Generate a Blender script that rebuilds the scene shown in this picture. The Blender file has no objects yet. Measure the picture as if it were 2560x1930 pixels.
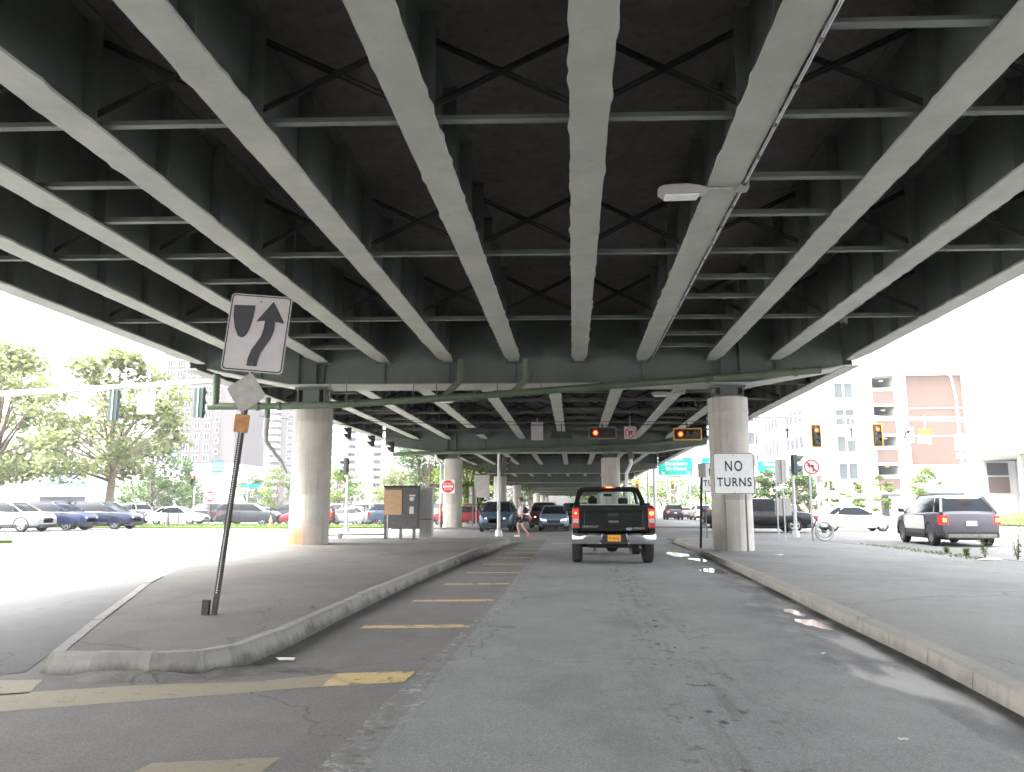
import bpy, bmesh, math, random
from mathutils import Vector, Matrix, Euler
R = math.radians
random.seed(7)
scn = bpy.context.scene
# ---------------------------------------------------------------- camera, sky, sun, exposure
cd = bpy.data.cameras.new("camera"); camo = bpy.data.objects.new("camera", cd)
scn.collection.objects.link(camo); scn.camera = camo
cd.sensor_width = 36; cd.lens = 27.0; cd.clip_start = .05; cd.clip_end = 3000
camo.location = (0, 0, 1.35); camo.rotation_euler = (R(90 + 9.008), 0, R(4.493))
SUN_EL, SUN_AZ = R(56), R(-100)       # azimuth measured from +Y towards +X
w = bpy.data.worlds.new("World"); scn.world = w; w.use_nodes = True
nt = w.node_tree; bg = nt.nodes["Background"]
sky = nt.nodes.new("ShaderNodeTexSky"); sky.sky_type = 'NISHITA'; sky.sun_disc = False
sky.sun_elevation = SUN_EL; sky.sun_rotation = SUN_AZ
sky.dust_density = 6; sky.air_density = 1.2; sky.ozone_density = 1
hs = nt.nodes.new("ShaderNodeHueSaturation"); hs.inputs['Saturation'].default_value = .3
nt.links.new(sky.outputs[0], hs.inputs['Color']); nt.links.new(hs.outputs[0], bg.inputs[0])
bg.inputs[1].default_value = .15
sl = bpy.data.lights.new("sun", 'SUN'); sl.energy = 1.3; sl.angle = R(22); sl.color = (1, .97, .92)
so = bpy.data.objects.new("sun", sl); scn.collection.objects.link(so)
d = Vector((math.sin(SUN_AZ) * math.cos(SUN_EL), math.cos(SUN_AZ) * math.cos(SUN_EL), math.sin(SUN_EL)))
so.rotation_euler = d.to_track_quat('Z', 'Y').to_euler(); so.location = (0, 0, 60)
vs = scn.view_settings; vs.view_transform = 'Standard'; vs.look = 'None'; vs.gamma = 1
vs.exposure = 3.55
try:
    scn.cycles.max_bounces = 8; scn.cycles.diffuse_bounces = 5; scn.cycles.transparent_max_bounces = 12
    scn.cycles.sample_clamp_indirect = 6
except Exception: pass
C = scn.collection

# ---------------------------------------------------------------- materials
MATS = {}
def mat(name, col, rough=.6, metal=0, var=0, vscale=4, bump=0, bscale=30, emis=None, es=0, spec=.5, col2=None, stretch=None, coat=0):
    if name in MATS: return MATS[name]
    m = bpy.data.materials.new(name); m.use_nodes = True; MATS[name] = m
    n = m.node_tree.nodes; l = m.node_tree.links; b = n["Principled BSDF"]
    b.inputs['Base Color'].default_value = (*col, 1); b.inputs['Roughness'].default_value = rough
    b.inputs['Metallic'].default_value = metal; b.inputs['Specular IOR Level'].default_value = spec
    if coat: b.inputs['Coat Weight'].default_value = coat; b.inputs['Coat Roughness'].default_value = .06
    tc = n.new("ShaderNodeTexCoord"); src = tc.outputs['Object']
    if stretch:
        mp = n.new("ShaderNodeMapping"); mp.inputs['Scale'].default_value = stretch
        l.new(src, mp.inputs[0]); src = mp.outputs[0]
    if var or col2:
        t = n.new("ShaderNodeTexNoise"); t.inputs['Scale'].default_value = vscale; t.inputs['Detail'].default_value = 8
        t.inputs['Roughness'].default_value = .65
        l.new(src, t.inputs['Vector'])
        cr = n.new("ShaderNodeValToRGB"); cr.color_ramp.elements[0].position = .35; cr.color_ramp.elements[1].position = .68
        c2 = col2 if col2 else tuple(min(1, c * (1 + var)) for c in col)
        c1 = col if col2 else tuple(c * (1 - var) for c in col)
        cr.color_ramp.elements[0].color = (*c1, 1); cr.color_ramp.elements[1].color = (*c2, 1)
        l.new(t.outputs[0], cr.inputs[0]); l.new(cr.outputs[0], b.inputs['Base Color'])
    if bump:
        t2 = n.new("ShaderNodeTexNoise"); t2.inputs['Scale'].default_value = bscale; t2.inputs['Detail'].default_value = 6
        l.new(src, t2.inputs['Vector']); bp = n.new("ShaderNodeBump"); bp.inputs['Strength'].default_value = bump
        bp.inputs['Distance'].default_value = .02
        l.new(t2.outputs[0], bp.inputs['Height']); l.new(bp.outputs[0], b.inputs['Normal'])
    if emis:
        b.inputs['Emission Color'].default_value = (*emis, 1); b.inputs['Emission Strength'].default_value = es
    return m

def nodes_of(name):
    m = bpy.data.materials.new(name); m.use_nodes = True; MATS[name] = m
    return m, m.node_tree.nodes, m.node_tree.links, m.node_tree.nodes["Principled BSDF"]
def noise(n, l, src, scale, detail=6, rough=.6):
    t = n.new("ShaderNodeTexNoise"); t.inputs['Scale'].default_value = scale; t.inputs['Detail'].default_value = detail
    t.inputs['Roughness'].default_value = rough; l.new(src, t.inputs['Vector']); return t.outputs[0]
def ramp(n, l, src, p0, p1, c0=(0, 0, 0), c1=(1, 1, 1)):
    r = n.new("ShaderNodeValToRGB"); e = r.color_ramp.elements; e[0].position = p0; e[1].position = p1
    e[0].color = (*c0, 1); e[1].color = (*c1, 1); l.new(src, r.inputs[0]); return r.outputs[0]
def mixc(n, l, f, a, b):
    m = n.new("ShaderNodeMix"); m.data_type = 'RGBA'
    if isinstance(f, (int, float)): m.inputs[0].default_value = f
    else: l.new(f, m.inputs[0])
    for i, v in ((6, a), (7, b)):
        if isinstance(v, tuple): m.inputs[i].default_value = (*v, 1)
        else: l.new(v, m.inputs[i])
    return m.outputs[2]
def math_(n, l, op, a, b=None, c=None):
    m = n.new("ShaderNodeMath"); m.operation = op
    for i, v in enumerate((a, b, c)):
        if v is None: continue
        if isinstance(v, (int, float)): m.inputs[i].default_value = v
        else: l.new(v, m.inputs[i])
    return m.outputs[0]
def mapping(n, l, src, sc):
    mp = n.new("ShaderNodeMapping"); mp.inputs['Scale'].default_value = sc; l.new(src, mp.inputs[0]); return mp.outputs[0]
def maprange(n, l, v, a, b, c=0, d=1):
    m = n.new("ShaderNodeMapRange"); m.inputs[1].default_value = a; m.inputs[2].default_value = b
    m.inputs[3].default_value = c; m.inputs[4].default_value = d; l.new(v, m.inputs[0]); return m.outputs[0]

def asphalt(name, c0, c1, lane=False):
    m, n, l, b = nodes_of(name)
    tc = n.new("ShaderNodeTexCoord").outputs['Object']
    big = noise(n, l, tc, .35, 5); med = noise(n, l, tc, 2.2, 8, .7); fine = noise(n, l, tc, 90, 3, .8)
    base = mixc(n, l, ramp(n, l, big, .3, .7), c0, c1)
    base = mixc(n, l, math_(n, l, 'MULTIPLY', ramp(n, l, med, .45, .75), .35), base, tuple(x * 1.35 for x in c1))
    base = mixc(n, l, math_(n, l, 'MULTIPLY', ramp(n, l, fine, .52, .66), .5), base, tuple(x * 2.0 for x in c1))
    base = mixc(n, l, math_(n, l, 'MULTIPLY', ramp(n, l, fine, .36, .46, (1, 1, 1), (0, 0, 0)), .5), base, tuple(x * .45 for x in c0))
    rough = .85
    pt_ = noise(n, l, mapping(n, l, tc, (.55, .3, 1)), 1.0, 7, .62)
    base = mixc(n, l, math_(n, l, 'MULTIPLY', ramp(n, l, pt_, .52, .6), .3), base, tuple(x * .62 for x in c0))
    base = mixc(n, l, math_(n, l, 'MULTIPLY', ramp(n, l, pt_, .34, .44, (1, 1, 1), (0, 0, 0)), .3), base, tuple(x * 1.35 for x in c1))
    # cracks
    vo = n.new("ShaderNodeTexVoronoi"); vo.feature = 'DISTANCE_TO_EDGE'; vo.inputs['Scale'].default_value = .22
    dn = n.new("ShaderNodeTexNoise"); dn.inputs['Scale'].default_value = 1.3; dn.inputs['Detail'].default_value = 6
    l.new(tc, dn.inputs['Vector'])
    va = n.new("ShaderNodeVectorMath"); va.operation = 'MULTIPLY_ADD'; va.inputs[1].default_value = (1.2, 1.2, 0)
    l.new(dn.outputs['Color'], va.inputs[0]); l.new(tc, va.inputs[2]); l.new(va.outputs[0], vo.inputs['Vector'])
    crk = ramp(n, l, vo.outputs['Distance'], .0, .0035, (1, 1, 1), (0, 0, 0))
    base = mixc(n, l, math_(n, l, 'MULTIPLY', crk, .55), base, tuple(x * .35 for x in c0))
    if lane:
        sx = n.new("ShaderNodeSeparateXYZ"); l.new(tc, sx.inputs[0]); X = sx.outputs[0]; Y = sx.outputs[1]
        # oil and tyre streaks running down the lane centre
        st = noise(n, l, mapping(n, l, tc, (5, .35, 1)), 1.6, 5, .7)
        near = math_(n, l, 'SUBTRACT', 1, math_(n, l, 'MINIMUM', 1, math_(n, l, 'ABSOLUTE', math_(n, l, 'MULTIPLY', math_(n, l, 'SUBTRACT', X, .95), 1.6))))
        base = mixc(n, l, math_(n, l, 'MULTIPLY', math_(n, l, 'MULTIPLY', ramp(n, l, st, .5, .68), near), .5), base, (.045, .042, .04))
        sp = noise(n, l, mapping(n, l, tc, (7, 5, 1)), 1, 3, .5)
        base = mixc(n, l, math_(n, l, 'MULTIPLY', math_(n, l, 'MULTIPLY', ramp(n, l, sp, .6, .67), near), .9), base, (.02, .018, .018))
        # damp band beside the right kerb
        edge = math_(n, l, 'ADD', math_(n, l, 'MULTIPLY', math_(n, l, 'SUBTRACT', Y, 5), .043), 2.2)
        dd = math_(n, l, 'SUBTRACT', X, edge)
        wob = math_(n, l, 'MULTIPLY', math_(n, l, 'SUBTRACT', noise(n, l, mapping(n, l, tc, (1, .6, 1)), 1.1, 6, .6), .5), 1.5)
        wet = maprange(n, l, math_(n, l, 'ADD', dd, wob), .0, .07)
        base = mixc(n, l, math_(n, l, 'MULTIPLY', wet, .45), base, (.07, .072, .078))
        wn = noise(n, l, mapping(n, l, tc, (1.2, .5, 1)), 1.7, 4, .5)
        pud = math_(n, l, 'MULTIPLY', wet, ramp(n, l, wn, .44, .6))
        l.new(maprange(n, l, pud, 0, 1, .8, .4), b.inputs['Roughness'])
        # grime in the gutter
        gut = maprange(n, l, math_(n, l, 'ADD', math_(n, l, 'SUBTRACT', dd, .53), math_(n, l, 'MULTIPLY', wob, .1)), .0, .05)
        base = mixc(n, l, math_(n, l, 'MULTIPLY', gut, .8), base, (.035, .03, .026))
    else:
        b.inputs['Roughness'].default_value = rough
    l.new(base, b.inputs['Base Color'])
    bp = n.new("ShaderNodeBump"); bp.inputs['Strength'].default_value = .35; bp.inputs['Distance'].default_value = .01
    l.new(fine, bp.inputs['Height']); l.new(bp.outputs[0], b.inputs['Normal'])
    return m

def paint_worn(name, col, under, thr=.5, sc=6):
    m, n, l, b = nodes_of(name)
    tc = n.new("ShaderNodeTexCoord").outputs['Object']
    f = noise(n, l, tc, sc, 9, .75); fine = noise(n, l, tc, 90, 3, .8)
    l.new(ramp(n, l, f, thr - .1, thr + .1), b.inputs['Alpha'])
    c = mixc(n, l, .0, col, col)
    c = mixc(n, l, math_(n, l, 'MULTIPLY', ramp(n, l, fine, .45, .6), .45), c, tuple(x * .5 for x in col))
    l.new(c, b.inputs['Base Color']); b.inputs['Roughness'].default_value = .8
    return m

M = {}
M['asph'] = asphalt('asphalt', (.11, .108, .105), (.15, .147, .143))
M['asphL'] = asphalt('asphalt_brown', (.11, .104, .097), (.155, .147, .137))
M['lane'] = asphalt('asphalt_lane', (.155, .155, .154), (.225, .224, .221), lane=True)
M['median'] = asphalt('asphalt_median', (.07, .065, .06), (.135, .127, .117))
M['walk'] = asphalt('pavement_grey', (.165, .162, .156), (.24, .232, .222))
M['yellow'] = paint_worn('yellow_road_paint', (.5, .38, .18), (.14, .13, .115), .39)
M['yellow2'] = paint_worn('worn_yellow_road_paint', (.26, .225, .16), (.13, .122, .11), .33, 4)
M['white_line'] = paint_worn('worn_white_line', (.36, .355, .345), (.132, .13, .127), .54, 7)
M['white_line2'] = paint_worn('white_line', (.6, .6, .6), (.17, .17, .17), .45, 5)

def concrete(name, c, c2, streak=.5, rust=False, grime=0):
    m, n, l, b = nodes_of(name)
    tc = n.new("ShaderNodeTexCoord").outputs['Object']
    a = noise(n, l, tc, 1.1, 8, .65); s = noise(n, l, mapping(n, l, tc, (5, 5, .35)), 1.3, 5, .6)
    f = noise(n, l, tc, 45, 4, .7)
    base = mixc(n, l, ramp(n, l, a, .35, .7), c, c2)
    base = mixc(n, l, math_(n, l, 'MULTIPLY', ramp(n, l, s, .5, .72), streak), base, tuple(x * .55 for x in c))
    base = mixc(n, l, math_(n, l, 'MULTIPLY', ramp(n, l, f, .5, .7), .25), base, tuple(x * .6 for x in c))
    if grime:
        sx = n.new("ShaderNodeSeparateXYZ"); l.new(tc, sx.inputs[0])
        g1 = noise(n, l, mapping(n, l, tc, (1.4, 1.4, .4)), 1.6, 7, .7)
        zz = maprange(n, l, math_(n, l, 'ADD', sx.outputs[2], math_(n, l, 'MULTIPLY', math_(n, l, 'SUBTRACT', g1, .5), .38)), .02, .1, 1, 0)
        base = mixc(n, l, math_(n, l, 'MULTIPLY', zz, grime), base, (.05, .044, .038))
    if rust:
        sx = n.new("ShaderNodeSeparateXYZ"); l.new(tc, sx.inputs[0])
        z = maprange(n, l, math_(n, l, 'ADD', sx.outputs[2], math_(n, l, 'MULTIPLY', s, .8)), .7, 1.35, 1, 0)
        side = maprange(n, l, sx.outputs[0], -.2, .5, 1, 0)
        base = mixc(n, l, math_(n, l, 'MULTIPLY', math_(n, l, 'MULTIPLY', z, side), .95), base, (.26, .115, .035))
    l.new(base, b.inputs['Base Color']); b.inputs['Roughness'].default_value = .85
    bp = n.new("ShaderNodeBump"); bp.inputs['Strength'].default_value = .25; bp.inputs['Distance'].default_value = .01
    l.new(f, bp.inputs['Height']); l.new(bp.outputs[0], b.inputs['Normal'])
    return m
M['conc'] = concrete('column_concrete', (.44, .41, .365), (.58, .55, .5), .7)
M['concrust'] = concrete('column_concrete_rusty', (.44, .41, .365), (.58, .55, .5), .6, rust=True)
M['kerb'] = concrete('kerb_stone', (.2, .19, .175), (.28, .27, .25), .5, grime=.75)
M['kerbR'] = concrete('kerb_granite', (.25, .235, .21), (.32, .3, .27), .3, grime=.35)
M['deck'] = concrete('deck_concrete', (.115, .106, .096), (.165, .152, .138), .6)
def steel(name, c, c2, rusty=.25):
    m, n, l, b = nodes_of(name)
    tc = n.new("ShaderNodeTexCoord").outputs['Object']
    a = noise(n, l, tc, .9, 8, .7); s = noise(n, l, tc, 6, 8, .75)
    base = mixc(n, l, ramp(n, l, a, .35, .65), c, c2)
    base = mixc(n, l, math_(n, l, 'MULTIPLY', ramp(n, l, s, .6, .75), rusty), base, (.17, .13, .09))
    l.new(base, b.inputs['Base Color']); b.inputs['Roughness'].default_value = .6
    return m
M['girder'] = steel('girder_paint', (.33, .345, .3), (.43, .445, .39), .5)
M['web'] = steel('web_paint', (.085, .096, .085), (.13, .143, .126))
M['xbrace'] = steel('shaded_brace_paint', (.022, .022, .02), (.035, .036, .032), .2)  # darker copy of the brace paint; shade on the diagonals put into colour
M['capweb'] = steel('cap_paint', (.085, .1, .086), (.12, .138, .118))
M['brace'] = steel('brace_paint', (.105, .118, .1), (.16, .175, .15), .5)
M['green'] = steel('green_pipe_paint', (.075, .105, .065), (.11, .145, .09), .4)
M['galv'] = mat('galvanised', (.42, .43, .43), .45, .6, var=.15, vscale=12)
M['postdark'] = mat('rusty_dark_post', (.05, .042, .035), .75, .1, var=.3, vscale=15)
M['galvd'] = mat('galvanised_dull', (.16, .15, .14), .6, .3, var=.25, vscale=15)
M['pole'] = mat('pole_metal', (.5, .51, .5), .5, .3, var=.1)
M['signwhite'] = mat('sign_white', (.8, .8, .79), .45, var=.05, vscale=6)
M['signgrime'] = mat('sign_white_grimy', (.5, .47, .47), .5, var=.07, vscale=5)
M['signback'] = mat('sign_back', (.42, .39, .37), .5, .2, var=.12, vscale=5)
M['signblack'] = mat('sign_black', (.025, .025, .03), .5)
M['signgrey'] = mat('sign_grey_diamond', (.36, .35, .33), .6, var=.15, vscale=9)
M['brownplate'] = mat('sign_faded_orange', (.42, .2, .055), .6, var=.25, vscale=14)
M['red'] = mat('sign_red', (.6, .03, .03), .45)
M['signgreen'] = mat('sign_green', (.0, .34, .25), .4)
M['signblue'] = mat('sign_blue', (.03, .15, .5), .4)
M['signyellow'] = mat('sign_yellow', (.85, .65, .03), .45)
M['sigyellow'] = mat('signal_yellow', (.75, .42, .02), .5)
M['sigyellow_dull'] = mat('signal_yellow_dull', (.27, .2, .1), .6)
M['sighouse'] = mat('signal_housing', (.03, .03, .028), .5)
M['siggreen'] = mat('signal_housing_green', (.04, .07, .06), .5)
M['lens_off'] = mat('lens_dark', (.06, .05, .05), .25)
M['lens_red'] = mat('lens_red_lit', (.9, .05, .02), .3, emis=(1, .02, .01), es=.22)
M['lens_core'] = mat('lens_red_core', (.9, .3, .05), .3, emis=(1, .22, .03), es=.42)
M['tail'] = mat('tail_lamp', (.35, .01, .01), .25, coat=.5)
M['tail_on'] = mat('tail_lamp_lit', (.8, .02, .02), .25, emis=(1, .02, .01), es=.16)
M['tail_core'] = mat('tail_lamp_core', (.9, .3, .1), .25, emis=(1, .3, .06), es=.55)
M['head_on'] = mat('head_lamp_lit', (.9, .9, .9), .2, emis=(1, 1, .96), es=.35)
M['head'] = mat('head_lamp', (.65, .67, .7), .1, coat=.6)
M['amber'] = mat('amber_lamp', (.8, .25, .02), .3, emis=(1, .35, .02), es=.08)
M['chrome'] = mat('chrome', (.62, .62, .64), .16, .95, bump=.08, bscale=4)
M['rubber'] = mat('tyre_rubber', (.022, .021, .02), .85, var=.3, vscale=20)
M['rim'] = mat('alloy_rim', (.5, .51, .53), .3, .8)
M['under'] = mat('underbody', (.012, .012, .012), .8)
M['glass'] = mat('car_glass', (.012, .015, .018), .15, spec=.12)
M['black_trim'] = mat('black_trim', (.02, .02, .022), .5)
M['plate_o'] = mat('plate_orange', (.8, .36, .03), .5)
M['plate_w'] = mat('plate_white', (.7, .7, .72), .5)
M['plywood'] = mat('plywood', (.34, .2, .1), .7, col2=(.42, .28, .17), vscale=5, stretch=(1, 1, 4))
M['cab_grey'] = mat('cabinet_dark_grey', (.07, .068, .066), .55, var=.25, vscale=6)
M['cab_light'] = mat('cabinet_light', (.42, .4, .39), .5, var=.1)
M['skin'] = mat('skin', (.5, .3, .22), .5)
M['shirt'] = mat('white_shirt', (.7, .68, .68), .8)
M['shorts'] = mat('navy_shorts', (.03, .03, .06), .8)
M['hair'] = mat('dark_hair', (.03, .02, .015), .7)
M['pack'] = mat('dark_backpack', (.025, .025, .03), .7)
M['pinkcloth'] = mat('pink_cloth', (.6, .12, .2), .8)
M['bark'] = mat('bark', (.16, .125, .095), .9, var=.3, vscale=6, bump=.6, bscale=12)
M['brickmauve'] = None
M['win'] = mat('window_glass', (.03, .035, .05), .3, spec=.15)
M['winpale'] = mat('window_pale', (.09, .105, .11), .3, spec=.15)
M['frame'] = mat('window_frame', (.6, .6, .58), .5)
M['stucco'] = mat('white_stucco', (.6, .59, .57), .85, var=.03, vscale=2)
M['cream'] = mat('cream_wall', (.34, .31, .28), .85, var=.05)
M['greytint'] = mat('grey_panel', (.3, .3, .33), .7, var=.08)
M['dark'] = mat('dark_recess', (.03, .03, .04), .7)
M['greentrim'] = mat('green_trim', (.2, .32, .27), .6)
M['lampglow'] = mat('garage_lamp', (.9, .85, .6), .4, emis=(1, .9, .55), es=.12)
M['orange'] = mat('cone_orange', (.8, .2, .08), .6)
M['litter'] = mat('litter_white', (.7, .7, .68), .7)
M['fence'] = mat('fence_black', (.025, .025, .025), .5)

def brick(name, c1, c2, mortar):
    m, n, l, b = nodes_of(name)
    tc = n.new("ShaderNodeTexCoord").outputs['Object']
    sx = n.new("ShaderNodeSeparateXYZ"); l.new(tc, sx.inputs[0]); cx = n.new("ShaderNodeCombineXYZ")
    l.new(math_(n, l, 'ADD', sx.outputs[0], sx.outputs[1]), cx.inputs[0]); l.new(sx.outputs[2], cx.inputs[1])
    bt = n.new("ShaderNodeTexBrick"); bt.inputs['Scale'].default_value = 4
    bt.inputs['Color1'].default_value = (*c1, 1); bt.inputs['Color2'].default_value = (*c2, 1); bt.inputs['Mortar'].default_value = (*mortar, 1)
    l.new(cx.outputs[0], bt.inputs['Vector']); l.new(bt.outputs[0], b.inputs['Base Color']); b.inputs['Roughness'].default_value = .85
    return m
M['brickmauve'] = brick('brick_mauve', (.085, .068, .065), (.072, .058, .057), (.1, .088, .086))
M['brickred'] = brick('brick_red', (.125, .078, .066), (.11, .07, .06), (.15, .12, .105))
M['brickpale'] = brick('brick_pale', (.34, .26, .23), (.3, .23, .2), (.34, .3, .27))

def leafmat(name, c, c2):
    m, n, l, b = nodes_of(name)
    tc = n.new("ShaderNodeTexCoord").outputs['Object']
    f = noise(n, l, tc, 1.1, 4, .6); f2 = noise(n, l, tc, 14, 2, .5)
    col = mixc(n, l, ramp(n, l, f, .38, .62), c, c2); col = mixc(n, l, math_(n, l, 'MULTIPLY', ramp(n, l, f2, .4, .7), .4), col, tuple(x * .5 for x in c))
    l.new(col, b.inputs['Base Color']); b.inputs['Roughness'].default_value = .6
    tr = n.new("ShaderNodeBsdfTranslucent"); l.new(col, tr.inputs[0])
    ms = n.new("ShaderNodeMixShader"); ms.inputs[0].default_value = .45
    out = n["Material Output"]; l.new(b.outputs[0], ms.inputs[1]); l.new(tr.outputs[0], ms.inputs[2]); l.new(ms.outputs[0], out.inputs[0])
    return m
M['leaf1'] = leafmat('leaf_olive', (.15, .18, .07), (.22, .245, .11))
M['leaf2'] = leafmat('leaf_green', (.05, .09, .03), (.09, .14, .045))
M['leaf3'] = leafmat('leaf_fresh', (.09, .15, .02), (.13, .19, .03))
M['grass'] = leafmat('grass_green', (.1, .16, .035), (.15, .2, .05))
M['weed'] = leafmat('weed_green', (.12, .17, .05), (.2, .2, .1))
def carpaint(name, c): return mat('paint_' + name, c, .35, .1, coat=.25, spec=.35)
# see-through tinted pane
m, n, l, b = nodes_of('tinted_pane'); M['pane'] = m
tr = n.new("ShaderNodeBsdfTransparent"); tr.inputs[0].default_value = (.88, .95, .91, 1)
ms = n.new("ShaderNodeMixShader"); fr = n.new("ShaderNodeFresnel"); fr.inputs[0].default_value = 1.45
gl = n.new("ShaderNodeBsdfGlossy"); gl.inputs['Roughness'].default_value = .03
ms.inputs[0].default_value = .09; l.new(tr.outputs[0], ms.inputs[1]); l.new(gl.outputs[0], ms.inputs[2]); l.new(ms.outputs[0], n["Material Output"].inputs[0])
m, n, l, b = nodes_of('puddle_water'); M['water'] = m
b.inputs['Base Color'].default_value = (.04, .045, .045, 1); b.inputs['Roughness'].default_value = .1; b.inputs['Specular IOR Level'].default_value = .5
# chain link / see-through lattice
m, n, l, b = nodes_of('lattice_fence'); M['lattice'] = m
b.inputs['Base Color'].default_value = (.03, .03, .03, 1)
tcl = n.new("ShaderNodeTexCoord").outputs['Object']; sx = n.new("ShaderNodeSeparateXYZ"); l.new(tcl, sx.inputs[0])
fx = math_(n, l, 'FRACT', math_(n, l, 'MULTIPLY', math_(n, l, 'ADD', sx.outputs[0], sx.outputs[2]), 14))
fz = math_(n, l, 'FRACT', math_(n, l, 'MULTIPLY', math_(n, l, 'SUBTRACT', sx.outputs[0], sx.outputs[2]), 14))
al = math_(n, l, 'MAXIMUM', math_(n, l, 'LESS_THAN', fx, .12), math_(n, l, 'LESS_THAN', fz, .12)); l.new(al, b.inputs['Alpha'])

# ---------------------------------------------------------------- mesh helpers
class MB:
    def __init__(s): s.v = []; s.f = []
    def add(s, vs, fs):
        k = len(s.v); s.v += [tuple(v) for v in vs]; s.f += [tuple(i + k for i in f) for f in fs]; return s
    def box(s, c, d, rz=0, ry=0, rx=0):
        m = Euler((rx, ry, rz)).to_matrix(); x, y, z = d[0] / 2, d[1] / 2, d[2] / 2; c = Vector(c)
        vs = [c + m @ Vector((a * x, b_ * y, e * z)) for a in (-1, 1) for b_ in (-1, 1) for e in (-1, 1)]
        return s.add(vs, [(0, 1, 3, 2), (4, 6, 7, 5), (0, 4, 5, 1), (2, 3, 7, 6), (0, 2, 6, 4), (1, 5, 7, 3)])
    def bb(s, x0, x1, y0, y1, z0, z1): return s.box(((x0 + x1) / 2, (y0 + y1) / 2, (z0 + z1) / 2), (x1 - x0, y1 - y0, z1 - z0))
    def tube(s, pts, r, n=10, cap=True):
        pts = [Vector(p) for p in pts]; rs = r if isinstance(r, (list, tuple)) else [r] * len(pts); k = len(s.v); up = None
        for i, p in enumerate(pts):
            t = (pts[min(i + 1, len(pts) - 1)] - pts[max(i - 1, 0)]).normalized()
            if up is None: up = Vector((0, 0, 1)) if abs(t.z) < .9 else Vector((1, 0, 0))
            a = t.cross(up).normalized(); b_ = a.cross(t).normalized(); up = b_
            for j in range(n):
                q = 2 * math.pi * j / n; s.v.append(tuple(p + (a * math.cos(q) + b_ * math.sin(q)) * rs[i]))
        for i in range(len(pts) - 1):
            for j in range(n):
                a0 = k + i * n + j; a1 = k + i * n + (j + 1) % n; s.f.append((a0, a1, a1 + n, a0 + n))
        if cap: s.f.append(tuple(k + j for j in reversed(range(n)))); s.f.append(tuple(k + (len(pts) - 1) * n + j for j in range(n)))
        return s
    def bar(s, p0, p1, w_, h_):
        p0, p1 = Vector(p0), Vector(p1); t = (p1 - p0).normalized(); up = Vector((0, 0, 1)) if abs(t.z) < .95 else Vector((0, 1, 0))
        a = t.cross(up).normalized() * w_ / 2; b_ = a.cross(t).normalized() * h_ / 2
        vs = [p + i * a + j * b_ for p in (p0, p1) for i in (-1, 1) for j in (-1, 1)]
        return s.add(vs, [(0, 1, 3, 2), (4, 6, 7, 5), (0, 4, 5, 1), (2, 3, 7, 6), (0, 2, 6, 4), (1, 5, 7, 3)])
    def xz(s, poly, y0, y1):            # polygon (x,z) extruded in y
        k = len(poly); vs = [(x, y0, z) for x, z in poly] + [(x, y1, z) for x, z in poly]
        return s.add(vs, [tuple(range(k)), tuple(range(2 * k - 1, k - 1, -1))] + [(i, i + k, (i + 1) % k + k, (i + 1) % k) for i in range(k)])
    def xy(s, poly, z0, z1):
        k = len(poly); vs = [(x, y, z0) for x, y in poly] + [(x, y, z1) for x, y in poly]
        return s.add(vs, [tuple(range(k - 1, -1, -1)), tuple(range(k, 2 * k))] + [(i, (i + 1) % k, (i + 1) % k + k, i + k) for i in range(k)])
    def rings(s, rr, cap=True):
        k = len(s.v); n = len(rr[0])
        for r in rr: s.v += [tuple(p) for p in r]
        for i in range(len(rr) - 1):
            for j in range(n):
                a0 = k + i * n + j; a1 = k + i * n + (j + 1) % n; s.f.append((a0, a1, a1 + n, a0 + n))
        if cap: s.f.append(tuple(k + j for j in reversed(range(n)))); s.f.append(tuple(k + (len(rr) - 1) * n + j for j in range(n)))
        return s
    def disc_y(s, x, z, y0, y1, r, n=20): return s.xz([(x + r * math.cos(2 * math.pi * i / n), z + r * math.sin(2 * math.pi * i / n)) for i in range(n)], y0, y1)
    def ring_y(s, x, z, y0, y1, r0, r1, n=28):
        k = len(s.v)
        for i in range(n):
            c_, s_ = math.cos(2 * math.pi * i / n), math.sin(2 * math.pi * i / n)
            s.v += [(x + r0 * c_, y0, z + r0 * s_), (x + r1 * c_, y0, z + r1 * s_), (x + r1 * c_, y1, z + r1 * s_), (x + r0 * c_, y1, z + r0 * s_)]
        for i in range(n):
            a0 = k + 4 * i; b0 = k + 4 * ((i + 1) % n)
            for j in range(4): s.f.append((a0 + j, a0 + (j + 1) % 4, b0 + (j + 1) % 4, b0 + j))
        return s
    def mesh(s, name):
        me = bpy.data.meshes.new(name); me.from_pydata(s.v, [], s.f); me.update()
        bm = bmesh.new(); bm.from_mesh(me); bmesh.ops.recalc_face_normals(bm, faces=bm.faces); bm.to_mesh(me); bm.free(); return me
    def build(s, name, m, parent=None, smooth=False, bevel=0, label=None, kind=None):
        me = s.mesh(name); o = bpy.data.objects.new(name, me); C.objects.link(o)
        me.materials.append(M[m] if isinstance(m, str) else m)
        if smooth:
            for p in me.polygons: p.use_smooth = True
            bm = bmesh.new(); bm.from_mesh(me)
            for e in bm.edges:
                if len(e.link_faces) == 2 and e.calc_face_angle(0) > R(38): e.smooth = False
            bm.to_mesh(me); bm.free()
        if bevel:
            b_ = o.modifiers.new('bevel', 'BEVEL'); b_.width = bevel; b_.segments = 2; b_.limit_method = 'ANGLE'
        if parent: o.parent = parent
        if label: o['label'] = label
        if kind: o['kind'] = kind
        return o
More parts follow.
